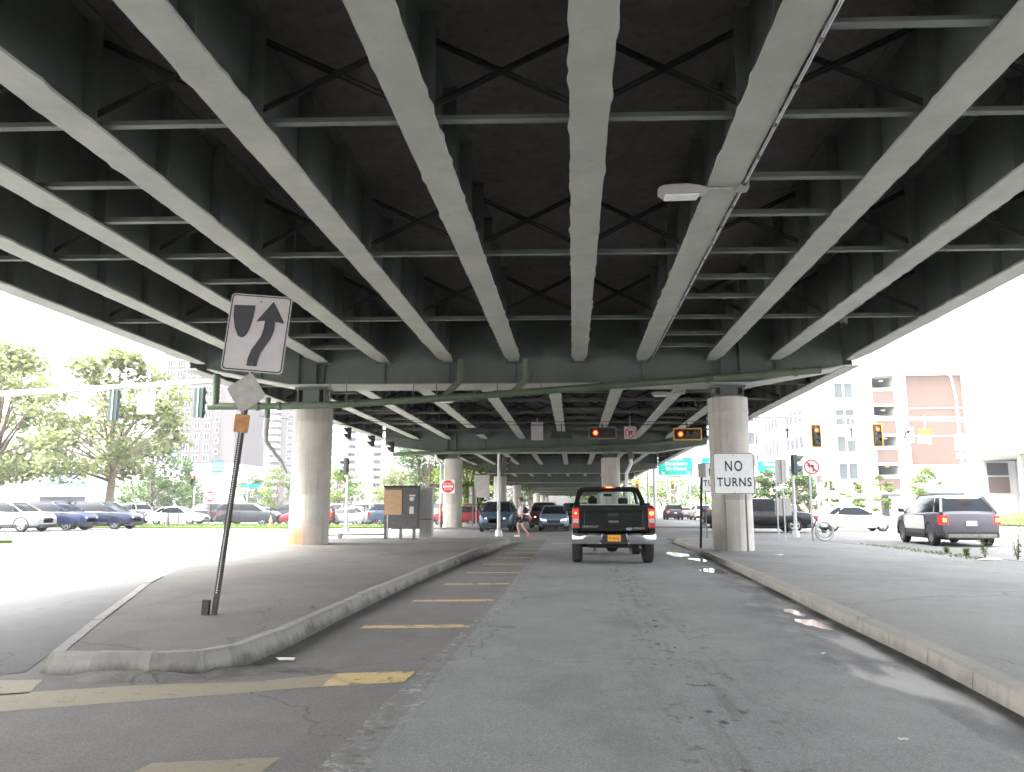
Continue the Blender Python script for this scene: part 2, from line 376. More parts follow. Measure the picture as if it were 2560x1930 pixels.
def bsplit(mb, name, m, parent=None, **kw):      # every separate piece becomes an object of its own
    par = list(range(len(mb.v)))
    def fd(i):
        while par[i] != i: par[i] = par[par[i]]; i = par[i]
        return i
    for f in mb.f:
        for i in f[1:]: par[fd(i)] = fd(f[0])
    g = {}
    for f in mb.f: g.setdefault(fd(f[0]), []).append(f)
    out = []
    for fs in g.values():
        ids = sorted({i for f in fs for i in f}); mp = {i: k for k, i in enumerate(ids)}
        n_ = MB(); n_.v = [mb.v[i] for i in ids]; n_.f = [tuple(mp[i] for i in f) for f in fs]; out.append(n_.build(name, m, parent, **kw))
    return out
def tag(o, label, cat, group=None):
    o['label'] = label; o['category'] = cat
    if group: o['group'] = group
    return o
def thing(name, label, cat, loc=(0, 0, 0), rz=0, group=None, rot=None):
    o = bpy.data.objects.new(name, None); C.objects.link(o); o.empty_display_size = .3
    o.location = loc; o.rotation_euler = rot if rot else (0, 0, rz); return tag(o, label, cat, group)
def struct(o): o['kind'] = 'structure'; return o
def copy_tree(o, parent=None):
    c = o.copy(); C.objects.link(c)
    if parent: c.parent = parent
    for ch in o.children: copy_tree(ch, c)
    return c
DG = []
def text(txt, size, m, parent, x, z, y, name='lettering', ext=.002, sx=1, align='CENTER', spacing=1, bold=0, width=None):
    cu = bpy.data.curves.new('t', 'FONT'); cu.body = txt; cu.size = size; cu.extrude = ext; cu.align_x = align; cu.align_y = 'CENTER'
    cu.space_character = spacing; cu.offset = bold
    o = bpy.data.objects.new('t', cu); C.objects.link(o)
    dg = bpy.context.evaluated_depsgraph_get(); me = bpy.data.meshes.new_from_object(o.evaluated_get(dg))
    bpy.data.objects.remove(o); bpy.data.curves.remove(cu)
    if width:
        xs_ = [v.co.x for v in me.vertices]; sx = width / (max(xs_) - min(xs_)); cx_ = (max(xs_) + min(xs_)) / 2; me.transform(Matrix.Translation((-cx_, 0, 0)))
    me.transform(Matrix.Translation((x, y, z)) @ Matrix.Rotation(R(90), 4, 'X') @ Matrix.Diagonal((sx, 1, 1, 1)))
    me.materials.clear(); me.materials.append(M[m]); q = bpy.data.objects.new(name, me); C.objects.link(q); q.parent = parent; return q
def rrect(x0, x1, z0, z1, r, n=5):
    p = []
    for cx, cz, a in ((x1 - r, z1 - r, 0), (x0 + r, z1 - r, 90), (x0 + r, z0 + r, 180), (x1 - r, z0 + r, 270)):
        for i in range(n): q = R(a + 90 * i / (n - 1)); p.append((cx + r * math.cos(q), cz + r * math.sin(q)))
    return p

# ---------------------------------------------------------------- ground
def sheet(name, poly, z, m, sub=0):
    mb = MB(); mb.add([(x, y, z) for x, y in poly], [tuple(range(len(poly)))]); return struct(mb.build(name, m))
g = MB(); g.add([(-700, -120, 0), (700, -120, 0), (700, 900, 0), (-700, 900, 0)], [(0, 1, 2, 3)]); struct(g.build('ground', 'asph'))
sheet('road', [(-1.12, -6), (2.4, -6), (2.75, 3), (2.95, 5.4), (3.1, 7.2), (3.2, 10), (3.5, 16.5), (3.85, 25), (3.95, 31), (4.4, 33.2), (4.4, 35), (-1.12, 35)], .004, 'lane')
sheet('road_shoulder', [(-9, -6), (-1.118, -6), (-1.118, 32), (-2.1, 32), (-2.6, 26), (-2.75, 14), (-2.7, 6.9), (-3.1, 6.3), (-4.5, 6.3), (-6.2, 5.2), (-9, 3)], .004, 'asphL')
M['asphDim'] = asphalt('asphalt_side_road', (.058, .058, .06), (.085, .085, .086))  # light level put into colour: darker asphalt tones down the overexposed near left road
sheet('side_road', [(-60, -20), (-9.02, -20), (-9.02, 3.1), (-6.25, 5.25), (-4.55, 6.32), (-5.3, 8.1), (-6.15, 10.1), (-6.97, 12), (-7.8, 14.3), (-9.0, 17.3), (-10.0, 20), (-11.4, 23.5), (-12.2, 26.5), (-12.2, 29), (-22, 30), (-60, 24)], .0035, 'asphDim')
# left island with kerb
def ztop(x, y):
    t = max(0, 1 - math.hypot(x + 8.2, (y - 24)) / 7.0); return .17 + .12 * t
outL = [(-4.40, 6.30), (-3.95, 6.24), (-3.45, 6.26), (-3.05, 6.42), (-2.84, 6.75), (-2.80, 7.6), (-2.84, 9.5), (-2.86, 12), (-2.86, 15), (-2.80, 18), (-2.72, 21), (-2.6, 24), (-2.45, 27), (-2.33, 29.4),
        (-2.5, 30.4), (-3.3, 30.9), (-6, 30.9), (-9, 30.6), (-11.4, 29.0), (-12.0, 26.5), (-11.3, 23.5), (-9.9, 20), (-8.9, 17.3), (-7.7, 14.3), (-6.87, 12), (-6.05, 10.1), (-5.2, 8.1)]
def island(out, zf, wk, mk, mtop, stone, gap=.008, batter=.02, zj=0):
    # resample outline into kerb stones
    n_ = len(out); cen = Vector((sum(p[0] for p in out) / n_, sum(p[1] for p in out) / n_))
    pts = []
    for i in range(n_):
        a, b_ = Vector(out[i]), Vector(out[(i + 1) % n_]); L = (b_ - a).length; k = max(1, round(L / stone))
        for j in range(k): pts.append(a.lerp(b_, j / k))
    def inward(i):
        a, b_, c_ = pts[i - 1], pts[i], pts[(i + 1) % len(pts)]
        t = (c_ - a).normalized(); nn = Vector((-t.y, t.x)); return nn       # outline is counter clockwise seen from above
    area = sum(pts[i].x * pts[(i + 1) % len(pts)].y - pts[(i + 1) % len(pts)].x * pts[i].y for i in range(len(pts)))
    sg = 1 if area > 0 else -1
    kb = MB(); inner = []
    N = [inward(i) * sg for i in range(len(pts))]
    rnd = random.Random(3)
    for i in range(len(pts)):
        j = (i + 1) % len(pts); a, b_ = pts[i], pts[j]; t = (b_ - a).normalized() * gap / 2
        dz = rnd.uniform(-zj, zj); q = []
        for p, nn, s_ in ((a, N[i], 1), (b_, N[j], -1)):
            p0 = p + t * s_; z = zf(p.x, p.y) + dz
            o0 = p0; o1 = p0 + nn * batter; i1 = p0 + nn * wk
            q.append([(o0.x, o0.y, -.02), (o0.x, o0.y, .01), (o1.x, o1.y, z - .025), (o1.x + nn.x * .02, o1.y + nn.y * .02, z), (i1.x, i1.y, z), (i1.x, i1.y, -.02)])
        kb.rings(q)
    inn = [pts[i] + N[i] * (wk - .005) for i in range(len(pts))]
    kerb = struct(kb.build('kerb', mk))
    tp = MB(); tp.add([(p.x, p.y, 0) for p in inn], [tuple(range(len(inn)))])
    me = tp.mesh('median'); bm = bmesh.new(); bm.from_mesh(me); bmesh.ops.triangulate(bm, faces=bm.faces)
    for _ in range(4): 
        es = [e for e in bm.edges if e.calc_length() > 1.2]
        if es: bmesh.ops.subdivide_edges(bm, edges=es, cuts=1); bmesh.ops.triangulate(bm, faces=bm.faces)
    for v in bm.verts: v.co.z = zf(v.co.x, v.co.y) - .008
    bm.to_mesh(me); bm.free(); o = bpy.data.objects.new('median', me); C.objects.link(o); me.materials.append(M[mtop]); struct(o)
    return kerb, o
island(outL, ztop, .17, 'kerb', 'median', 1.5, gap=.003, batter=.05, zj=.008)
# dirt heap against the broken front kerb
dm = MB(); rnd = random.Random(5)
def heap(name, cx, cy, rx_, ry_, h, m, seed):
    rn = random.Random(seed); mb = MB(); NA, NR = 28, 7; vs = [(cx, cy, h)]
    ph = [rn.uniform(0, 6.28) for _ in range(4)]
    for r in range(1, NR + 1):
        for a in range(NA):
            q = 2 * math.pi * a / NA; k = r / NR * (1 + .14 * math.sin(3 * q + ph[0]) + .1 * math.sin(5 * q + ph[1]) + .05 * math.sin(9 * q + ph[2]))
            vs.append((cx + rx_ * k * math.cos(q), cy + ry_ * k * math.sin(q), h * (1 - (r / NR) ** 2) + (rn.uniform(0, .12) * h if r < NR else .003)))
    fs = [(0, 1 + a, 1 + (a + 1) % NA) for a in range(NA)]
    for r in range(NR - 1):
        for a in range(NA): b0 = 1 + r * NA; fs.append((b0 + a, b0 + NA + a, b0 + NA + (a + 1) % NA, b0 + (a + 1) % NA))
    mb.add(vs, fs); return mb.build(name, m, smooth=True)
struct(heap('dirt', -3.55, 6.16, .55, .16, .06, 'asphL', 1)); struct(heap('dirt', -2.75, 6.5, .5, .16, .035, 'asphL', 2))
# right island
def zr(x, y): return .155 - .05 * max(0, min(1, (y - 10) / 12))
outR = [(2.55, -5), (2.72, 3), (2.90, 5.4), (3.04, 7.2), (3.14, 10), (3.30, 13.2), (3.45, 16.5), (3.62, 20.5), (3.80, 25), (3.90, 31), (4.3, 32.9), (5.2, 33.6), (6.4, 33.4), (7.9, 32.3), (9.7, 30.2), (10.4, 24), (10.6, 19), (13, 14), (18, 11), (18, -5)]
island(outR, zr, .17, 'kerbR', 'walk', .92, gap=.01, batter=.015, zj=.003)
# paint
def stripe(poly, m='yellow', name='yellow_stripe'):
    rn = random.Random(int(poly[0][1] * 100)); P = []
    for i in range(len(poly)):
        a, b_ = Vector(poly[i]), Vector(poly[(i + 1) % len(poly)]); k = max(1, int((b_ - a).length / .07))
        for j in range(k): q = a.lerp(b_, j / k); P.append((q.x + rn.uniform(-.006, .006), q.y + rn.uniform(-.006, .006)))
    return sheet(name, P, .0055 if m != 'white_line' else .0068, m)
stripe([(-4.4, 5.5), (-3.35, 5.94), (-2.5, 6.12), (-1.95, 6.48), (-1.32, 6.62), (-1.34, 6.2), (-2.0, 5.98), (-2.5, 5.73), (-3.9, 5.1), (-4.6, 4.85)], 'yellow2')
stripe([(-1.95, 6.46), (-1.32, 6.62), (-1.34, 6.2), (-1.93, 6.0)], 'yellow', 'yellow_stripe').location.z = .0009
stripe([(-4.6, 6.0), (-4.2, 6.06), (-4.0, 5.62), (-4.5, 5.4)], 'yellow2')
stripe([(-2.25, 4.2), (-1.6, 4.35), (-1.62, 4.08), (-2.3, 3.95)], 'yellow2')
for i, y in enumerate((9.05, 11.55, 14.05, 16.5, 18.95, 21.35, 23.7, 26.1, 28.4)):
    stripe([(-2.42 + .06 * i, y - .22), (-1.2 + .02 * i, y - .05), (-1.2 + .02 * i, y + .17), (-2.42 + .06 * i, y + .0)])
stripe([(-1.36, -1), (-1.08, -1), (-1.06, 5), (-1.0, 10), (-.98, 22), (-1.10, 22), (-1.2, 10), (-1.34, 5)], 'white_line', 'white_line')
sheet('stop_line', [(-.9, 29.9), (3.6, 30.2), (3.6, 30.6), (-.9, 30.3)], .009, 'white_line2')
for x0, y0, x1, y1 in ((-22, 22.5, -12.6, 24.2), (-22, 20.2, -14, 22.9)):
    sheet('white_line', [(x0, y0), (x1, y1), (x1, y1 + .14), (x0, y0 + .14)], .009, 'white_line2')
for k in range(6):
    sheet('white_line', [(12 + 3.2 * k, 36.3), (14 + 3.2 * k, 36.3), (14 + 3.2 * k, 36.45), (12 + 3.2 * k, 36.45)], .009, 'white_line2')
sheet('crosswalk', [(-1.9, 33.2), (4.2, 35.2), (4.2, 37.2), (-1.9, 37.2)], .0055, mat('pale_pink_paving', (.2, .165, .155), .8, var=.15, vscale=3))
# puddles in the gutter
def blob(name, cx, cy, rx_, ry_, z, m, seed, rot=0):
    rn = random.Random(seed); ph = [rn.uniform(0, 6.28) for _ in range(4)]; P = []
    for a in range(40):
        q = 2 * math.pi * a / 40; k = 1 + .2 * math.sin(2 * q + ph[0]) + .14 * math.sin(3 * q + ph[1]) + .09 * math.sin(7 * q + ph[2]) + .05 * math.sin(11 * q + ph[3])
        x, y = rx_ * k * math.cos(q), ry_ * k * math.sin(q); P.append((cx + x * math.cos(rot) - y * math.sin(rot), cy + x * math.sin(rot) + y * math.cos(rot)))
    return sheet(name, P, z, m)
for a in ((3.02, 23.2, .24, 1.3), (3.25, 20.9, .2, .6), (3.02, 17.3, .22, .75), (3.2, 15.6, .1, .3), (2.8, 9.6, .12, .45), (2.85, 10.6, .1, .3)):
    blob('puddle', *a, .0065, 'water', int(a[1] * 10))
# verge, lot and slope
def grass_patch(name, poly, z, n, h, m='grass', zf=None, bm_='grass', seed=1, wd=.02):
    rn = random.Random(seed); xs = [p[0] for p in poly]; ys = [p[1] for p in poly]; mb = MB()
    def inside(x, y):
        c_ = False; j = len(poly) - 1
        for i in range(len(poly)):
            if (poly[i][1] > y) != (poly[j][1] > y) and x < (poly[j][0] - poly[i][0]) * (y - poly[i][1]) / (poly[j][1] - poly[i][1]) + poly[i][0]: c_ = not c_
            j = i
        return c_
    k = 0
    while k < n:
        x, y = rn.uniform(min(xs), max(xs)), rn.uniform(min(ys), max(ys))
        if not inside(x, y): continue
        k += 1; zz = zf(x, y) if zf else z; a = rn.uniform(0, 6.28); hh = h * rn.uniform(.4, 1.2); w_ = wd * rn.uniform(.6, 1.4)
        mb.add([(x - w_ * math.cos(a), y - w_ * math.sin(a), zz), (x + w_ * math.cos(a), y + w_ * math.sin(a), zz), (x + rn.uniform(-.4, .4) * hh, y + rn.uniform(-.4, .4) * hh, zz + hh)], [(0, 1, 2)])
    o = mb.build(name, m); o['kind'] = 'stuff'; tag(o, 'short green grass', 'grass'); return o
def slab(name, poly, z, m):
    mb = MB(); mb.xy(poly, -.05, z); return struct(mb.build(name, m))
v1 = [(-46, 50.5), (-19, 49.2), (-9.6, 51.5), (-9.6, 55.5), (-12, 56.5), (-46, 57.5)]
slab('verge', v1, .10, 'grass'); grass_patch('grass', v1, .10, 9000, .11, seed=2, wd=.03)['label'] = 'bright green verge grass between the cross street and the parked cars'
v2 = [(-60, 31), (-23.5, 30.5), (-21.5, 28.5), (-24, 26.5), (-60, 24)]
slab('traffic_island', v2, .12, 'grass')
v4 = [(5.5, 53), (9.6, 52), (10.5, 60), (9.0, 90), (6.5, 90)]; slab('traffic_island', v4, .12, 'walk')
v5 = [(-11.5, 48.6), (-5.8, 48.2), (-5.0, 50), (-5.6, 90), (-10.5, 90), (-9.7, 51.2)]; slab('traffic_island', v5, .12, 'median')
v6 = [(1.3, 48.6), (3.6, 48.6), (3.8, 60), (1.0, 60)]; slab('traffic_island', v6, .12, 'median')
sheet('parking_lot', [(-90, 58), (-12, 57.5), (-12, 130), (-90, 130)], .006, 'asph')
def zh(x, y): return .12 + 3.2 * max(0, min(1, (x - 34) / 22)) ** 1.2 * max(0, min(1, (y - 52) / 12))
hm = MB(); NX, NY = 30, 16
for i in range(NX + 1):
    for j in range(NY + 1):
        x = 32 + 48 * i / NX; y = 51.5 + 24 * j / NY; hm.v.append((x, y, zh(x, y)))
for i in range(NX):
    for j in range(NY): a = i * (NY + 1) + j; hm.f.append((a, a + NY + 1, a + NY + 2, a + 1))
struct(hm.build('hill', 'grass', smooth=True))
grass_patch('grass', [(32, 52), (70, 52), (70, 70), (32, 70)], 0, 9000, .16, zf=zh, seed=9, wd=.04)['label'] = 'bright lawn on the slope at the far right'

# ---------------------------------------------------------------- elevated bridge
SK = .045
GX = [-11.45, -9.55, -7.6, -5.72, -3.75, -1.74, .24, 2.13, 4.22, 6.12, 8.4]
GX2 = [-12.3, -10.05, -7.95, -5.6, -3.2, -.65, 1.7, 4.05, 6.1, 8.8]
bridge = thing('elevated_highway', 'grey green steel girder highway bridge on round concrete columns overhead', 'bridge', (0, 0, 0))
ZB, ZT = 5.75, 7.15
BENTS = [23.6, 50.1, 80.1, 110.1, 140.1, 170.1, 200.1, 230.1]
def girder(x, y0, y1, seed, detail=True):
    rn = random.Random(seed); y0 += SK * x; y1 += SK * x; mb = MB()
    hw = .225 if detail else .22
    # flange with slightly ragged edges
    step = .17 if detail else 3.0; k = int((y1 - y0) / step); rows = []
    ph = rn.uniform(0, 9); spl = [rn.uniform(y0, y1) for _ in range(5)]
    for i in range(k + 1):
        y = y0 + (y1 - y0) * i / k
        e = [hw + rn.uniform(-.006, .006) + (rn.uniform(.008, .03) if detail and rn.random() < .12 else 0) for _ in (0, 1)]
        if detail and (y1 - y) < .9: e = [q * (.55 + .45 * (y1 - y) / .9) for q in e]
        rows.append([(x - e[0], y, ZB), (x + e[1], y, ZB), (x + e[1], y, ZB + .04), (x - e[0], y, ZB + .04)])
    mb.rings(rows)
    fl = mb
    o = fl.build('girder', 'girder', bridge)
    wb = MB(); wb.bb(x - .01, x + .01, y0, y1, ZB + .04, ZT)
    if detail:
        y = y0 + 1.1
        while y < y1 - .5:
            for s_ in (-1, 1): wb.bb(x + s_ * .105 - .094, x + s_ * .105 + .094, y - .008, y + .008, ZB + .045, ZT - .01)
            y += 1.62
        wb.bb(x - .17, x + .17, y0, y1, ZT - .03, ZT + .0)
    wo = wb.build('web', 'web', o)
    return o
for k, (a, b_) in enumerate([(-22, 23.1)] + [(BENTS[i] + .5, BENTS[i + 1] - .5) for i in range(7)]):
    gx = GX if k == 0 else GX2
    for i, x in enumerate(gx): girder(x, a, b_, k * 20 + i, detail=(k < 2))
def crossframe(y, gx, xb=True):
    mb = MB(); xb_ = MB()
    for i in range(len(gx) - 1):
        a, b_ = gx[i] + .012, gx[i + 1] - .012; ya, yb = y + SK * a, y + SK * b_
        mb.bar((a, ya, ZB + .16), (b_, yb, ZB + .16), .012, .10); mb.bar((a, ya - .05, ZB + .105), (b_, yb - .05, ZB + .105), .10, .012)
        if xb:
            xb_.bar((a, ya, ZB + .28), (b_, yb, ZT - .12), .09, .012); xb_.bar((a, ya - .01, ZB + .28), (b_, yb - .01, ZT - .12), .012, .085)
            xb_.bar((a, ya + .05, ZT - .12), (b_, yb + .05, ZB + .28), .09, .012); xb_.bar((a, ya + .06, ZT - .12), (b_, yb + .06, ZB + .28), .012, .085)
    o = mb.build('cross_frame', 'brace', bridge)
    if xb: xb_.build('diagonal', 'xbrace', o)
    return o
for y in (-6, -1.2, 3.65, 8.5, 13.36, 18.2): crossframe(y, GX)
for k in range(2):
    s0, s1 = BENTS[k] + .5, BENTS[k + 1] - .5; q = 5
    for j in range(1, q + 1): crossframe(s0 + (s1 - s0) * j / (q + 1), GX2, True)
for k in range(2, 6):
    for j in range(1, 5): crossframe(BENTS[k] + 6 * j, GX2, True)
def strut(y, a, b_):
    mb = MB(); mb.bar((a + .012, y + SK * a, ZB + .13), (b_ - .012, y + SK * b_, ZB + .13), .014, .11); mb.bar((a + .012, y - .05 + SK * a, ZB + .075), (b_ - .012, y - .05 + SK * b_, ZB + .075), .11, .012)
    return mb.build('strut', 'brace', bridge)
for y in (6.75, 10.15, 11.5, 14.85, 16.25, 19.85, 21.35):
    strut(y, GX[7], GX[8]); strut(y, GX[2], GX[3]) if y > 8 else None
for y in (27, 30, 32.5, 35.5, 39, 41.5, 44): strut(y, GX2[5], GX2[6]); strut(y, GX2[7], GX2[8]); strut(y, GX2[1], GX2[2])
# deck
dk = MB()
yb0, yb1 = -22, 232
xl = lambda y: -12.3 if y < 23.8 else -13.1
dk.bb(-12.1, 9.3, yb0, 24.0, ZT + .004, ZT + .3); dk.bb(-13.0, 9.7, 24.004, yb1, ZT + .004, ZT + .3)
dk.build('deck', 'deck', bridge)
pr = MB()
for x0, x1, a, b_ in ((-12.1, -11.75, yb0, 24.0), (8.95, 9.3, yb0, 24.0), (-13, -12.65, 24.004, yb1), (9.35, 9.7, 24.004, yb1)): pr.bb(x0, x1, a, b_, ZT + .3, ZT + 1.2)
bsplit(pr, 'parapet', 'conc', bridge)
# caps and columns
capXs = [(-11.2, 8.15)] + [(-12.1, 8.6)] * 7
colL = [(-8.07, .27, 4.45), (-7.75, .1, 4.5), (-7.5, .1, 4.55), (-7.9, 0, 4.55), (-7.8, 0, 4.55), (-7.8, 0, 4.55), (-7.8, 0, 4.55), (-7.8, 0, 4.55)]
colR = [(4.78, .1, 4.7), (2.45, .1, 4.55), (3.9, 0, 4.55), (7.6, 0, 4.55), (6, 0, 4.55), (6, 0, 4.55), (6, 0, 4.55), (6, 0, 4.55)]
def cap(yc, x0, x1, zb, gx, detail, xa=-8.6, xb=5.4, rise=.5):
    t = MB(); h = .5
    def Y(x): return yc + SK * x
    prof = [(x0, zb + rise), (xa, zb), (xb, zb), (x1, zb + rise)]
    def zbot(x):
        for (a, za), (b_, z_) in zip(prof, prof[1:]):
            if a <= x <= b_: return za + (z_ - za) * (x - a) / (b_ - a)
        return zb
    for s_ in (-1, 1):
        P = [(x, z + .04) for x, z in prof] + [(x1, ZT), (x0, ZT)]; k = len(P)
        vs_ = [(x, Y(x) + s_ * h, z) for x, z in P] + [(x, Y(x) + s_ * (h - .02), z) for x, z in P]
        t.add(vs_, [tuple(range(k)), tuple(range(2 * k - 1, k - 1, -1))] + [(i, (i + 1) % k, (i + 1) % k + k, i + k) for i in range(k)])
    for xx in (x0, x1): t.bar((xx, Y(xx) - h + .03, (zb + rise + ZT) / 2), (xx, Y(xx) + h - .03, (zb + rise + ZT) / 2), .02, ZT - zb - rise - .1)
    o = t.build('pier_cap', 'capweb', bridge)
    f = MB(); rr = []
    for x, z in prof: rr.append([(x, Y(x) - h - .1, z), (x, Y(x) + h + .1, z), (x, Y(x) + h + .1, z + .038), (x, Y(x) - h - .1, z + .038)])
    f.rings(rr); f.build('flange', 'girder', o)
    if detail:
        s = MB()
        for x in [q_ for q_ in gx if x0 + .1 < q_ < x1 - .1]:
            z_ = zbot(x); s.box((x + .02, Y(x) - h - .05, (z_ + ZB) / 2 + .02), (.022, .1, ZB - z_ - .06)); s.box((x, Y(x) - h - .1, ZB - .03), (.5, .2, .03))
            s.box((x + .02, Y(x) + h + .05, (z_ + ZB) / 2 + .02), (.022, .1, ZB - z_ - .06))
        for xc in (colL[BENTS.index(yc)][0], colR[BENTS.index(yc)][0]) if yc in BENTS else ():
            for dx in (-.27, .27): s.box((xc + dx, Y(xc) - h - .1, (zb + ZT) / 2), (.03, .2, ZT - zb - .1))
        bsplit(s, 'stiffener', 'capweb', o)
    return o
for k, yc in enumerate(BENTS):
    zb = 5.05 if k == 0 else 4.85
    cap(yc, *capXs[k], zb, GX if k == 0 else GX2, k < 2)
    for side, (x, z0, z1) in ((0, colL[k]), (1, colR[k])):
        yy = yc + SK * x + (.1 if k == 0 else 0)
        cm = MB(); r = .60 if k != 2 else .66; N_ = 40
        prof = [(r, 0), (r, 1.48), (r - .006, 1.49), (r - .006, 1.505), (r, 1.515), (r, z1 - z0 - .5), (r + .006, z1 - z0 - .49), (r + .006, z1 - z0 - .45), (r, z1 - z0 - .44), (r, z1 - z0 - .02), (r - .02, z1 - z0)]
        cm.rings([[(rr * math.cos(2 * math.pi * i / N_), rr * math.sin(2 * math.pi * i / N_), zz) for i in range(N_)] for rr, zz in prof])
        co = cm.build('column', 'concrust' if (k == 0 and side == 0) else 'conc', bridge, smooth=True); co.location = (x, yy, z0 - .02)
        if k == 0: co['label'] = ('round concrete column stained orange at its foot' if side == 0 else 'round concrete column behind the NO TURNS sign')
        pb = MB(); hh = zb - z1
        pb.bb(-.42, .42, -.42, .42, z1 - z0 + .02, z1 - z0 + .07); pb.bb(-.26, .26, -.3, .3, z1 - z0 + .07, z1 - z0 + hh - .05); pb.bb(-.5, .5, -.36, .36, z1 - z0 + hh - .05, z1 - z0 + hh + .015)
        for sx_ in (-1, 1): pb.bb(sx_ * .42 - .02, sx_ * .42 + .02, -.3, .3, z1 - z0 + .1, z1 - z0 + hh)
        pb.build('bearing', 'web', co)
# expansion detail: old rear bent behind the camera keeps the light honest
cap(-21, -10.6, 8.0, 5.05, GX, False)
# conduit along a girder and the luminaires
cn = thing('conduit', 'thin jointed grey conduit clipped along the edge of a girder', 'conduit', (2.40, 0, ZB - .01))
t = MB(); t.tube([(0, -4, 0), (0, 10.3, 0), (0, 23.1, 0)], .02, 8)
t.build('pipe', 'galv', cn, smooth=True)
t = MB(); y = -3
while y < 23: t.tube([(0, y, 0), (0, y + .07, 0)], .03, 8); y += .82
bsplit(t, 'coupling', 'galvd', cn, smooth=True)
def luminaire(x, y, z, side, label, group='lamps bolted under the bridge'):
    e = thing('bridge_lamp', label, 'lamp', (x, y, z), 0, group)
    b0 = MB(); s = side
    b0.rings([[(s * xx, yy * w_, zz * h_ - .02) for yy, zz in ((-.5, -.5), (-.5, .3), (-.3, .5), (.3, .5), (.5, .3), (.5, -.5))] for xx, w_, h_ in ((.0, .10, .07), (.1, .2, .12), (.25, .26, .16), (.45, .27, .16), (.6, .24, .13), (.66, .16, .08))])
    b0.build('housing', 'cab_light', e, smooth=True)
    b2 = MB(); b2.bb(min(s * .12, s * .58), max(s * .12, s * .58), -.1, .1, -.125, -.095); b2.build('lens', 'signwhite', e, bevel=.01)
    b3 = MB(); b3.tube([(0, 0, 0), (-s * .45, 0, .0)], .02, 8); b3.box((-s * .5, 0, .02), (.14, .2, .1)); b3.build('arm', 'galv', e)
    return e
luminaire(1.9, 10.3, ZB - .02, -1, 'white cobra head lamp under the bridge beside the conduit, nearest lamp')
luminaire(-5.35, 30.2, ZB - .12, 1, 'small pale lamp under the second span above the grey cabinet')
luminaire(3.7, 29.2, ZB - .1, -1, 'small pale lamp on the girder just behind the drain pipe, right of the middle')
luminaire(-4.2, 60, ZB - .1, 1, 'tiny far lamp under the third span by the signal pole')

# drain pipes on the first cap
dp = thing('drain_pipe', 'long green drain pipe sloping along the first bridge crossbeam', 'pipe', (0, 22.62, 0))
def yk(x): return SK * x
t = MB(); P = [(-10.75, 4.50), (-8.6, 4.36), (-6.85, 4.40), (-2.55, 4.66), (2.25, 5.0), (7.32, 5.36)]
t.tube([(-10.9, yk(-10.9), 4.36)] + [(x, yk(x), z) for x, z in P[1:]], .105, 14); t.build('pipe', 'green', dp, smooth=True)
t = MB()
for x, z in ((-9.4, 4.36), (-8.75, 4.36), (-6.5, 4.43), (-2.9, 4.64), (.9, 4.9), (4.0, 5.13), (6.6, 5.31)): t.tube([(x - .05, yk(x), z - .003), (x + .05, yk(x), z + .003)], .135, 14)
bsplit(t, 'coupling', 'green', dp, smooth=True)
t = MB()
for x in (-7.2, -6.7, -4.7, -4.0, -2.2, -.9, .8, 1.6, 3.6, 4.2, 6.2): z = 4.42 + (x + 7) * .066; t.bb(x - .012, x + .012, yk(x) - .12, yk(x) - .1, z - .13, 5.2)
bsplit(t, 'hanger', 'galvd', dp)
t = MB(); t.tube([(-10.7, yk(-10.7), 4.36), (-10.7, yk(-10.7), 5.35)], .11, 12); t.build('riser', 'green', dp, smooth=True)
for x0, x1 in ((-3.3, -3.75), (-1.35, -1.85)):
    t = MB(); t.tube([(x0, yk(x0) - .02, 5.75), (x0, yk(x0) - .02, 5.3), (x0 - .02, yk(x0), 5.1), (x0 - .28, yk(x0), 4.85), (x1 - .02, yk(x1), 4.64)], .095, 12); t.tube([(x0, yk(x0) - .02, 5.28), (x0, yk(x0) - .02, 5.40)], .125, 12)
    t.build('branch', 'green', dp, smooth=True)
t = MB(); t.tube([(-9.1, yk(-9), 4.62), (-9.1, yk(-9), 4.0)], .085, 12); t.build('downpipe', 'green', dp, smooth=True)
t = MB(); t.tube([(-9.1, yk(-9), 4.0), (-9.13, yk(-9), 3.6), (-9.1, yk(-9), 3.3), (-8.85, .2, 2.75), (-8.76, .5, 2.4)], [.085, .095, .07, .06, .05], 10); t.build('downpipe', 'signgrey', dp, smooth=True, label='torn pale end of the downpipe')
# second cap drain
dp2 = thing('drain_pipe', 'green drain pipe along the second bridge crossbeam with a white downpipe', 'pipe', (0, 49.2, 0))
t = MB(); t.tube([(-11.5, -.5, 4.75), (-3.9, -.18, 5.0), (5.2, .23, 5.35), (8.7, .4, 5.8)], .12, 10); t.build('pipe', 'green', dp2, smooth=True)
t = MB(); t.tube([(3.4, .15, 5.15), (3.7, .15, 4.7), (3.7, .15, 4.4)], .16, 10); t.build('elbow', 'web', dp2, smooth=True)
t = MB(); t.tube([(3.7, .15, 4.5), (3.7, .15, 4.1), (3.4, .2, 3.5), (3.4, .25, .12)], .11, 10); t.build('downpipe', 'signwhite', dp2, smooth=True)
cp = thing('wall_pipe', 'white riser pipe with an orange foot beside the far left column', 'pipe', (-8.42, 49.1, .12))
t = MB(); t.tube([(0, 0, 1.5), (0, 0, 4.0), (-.3, 0, 4.3), (-.45, 0, 4.8)], .08, 10); t.build('pipe', 'signwhite', cp, smooth=True)
t = MB(); t.tube([(0, 0, .75), (0, 0, 1.5)], .09, 10); t.build('sleeve', 'orange', cp, smooth=True)
t = MB(); t.tube([(0, 0, 0), (0, 0, .75)], .12, 10); t.build('boot', 'galvd', cp, smooth=True)

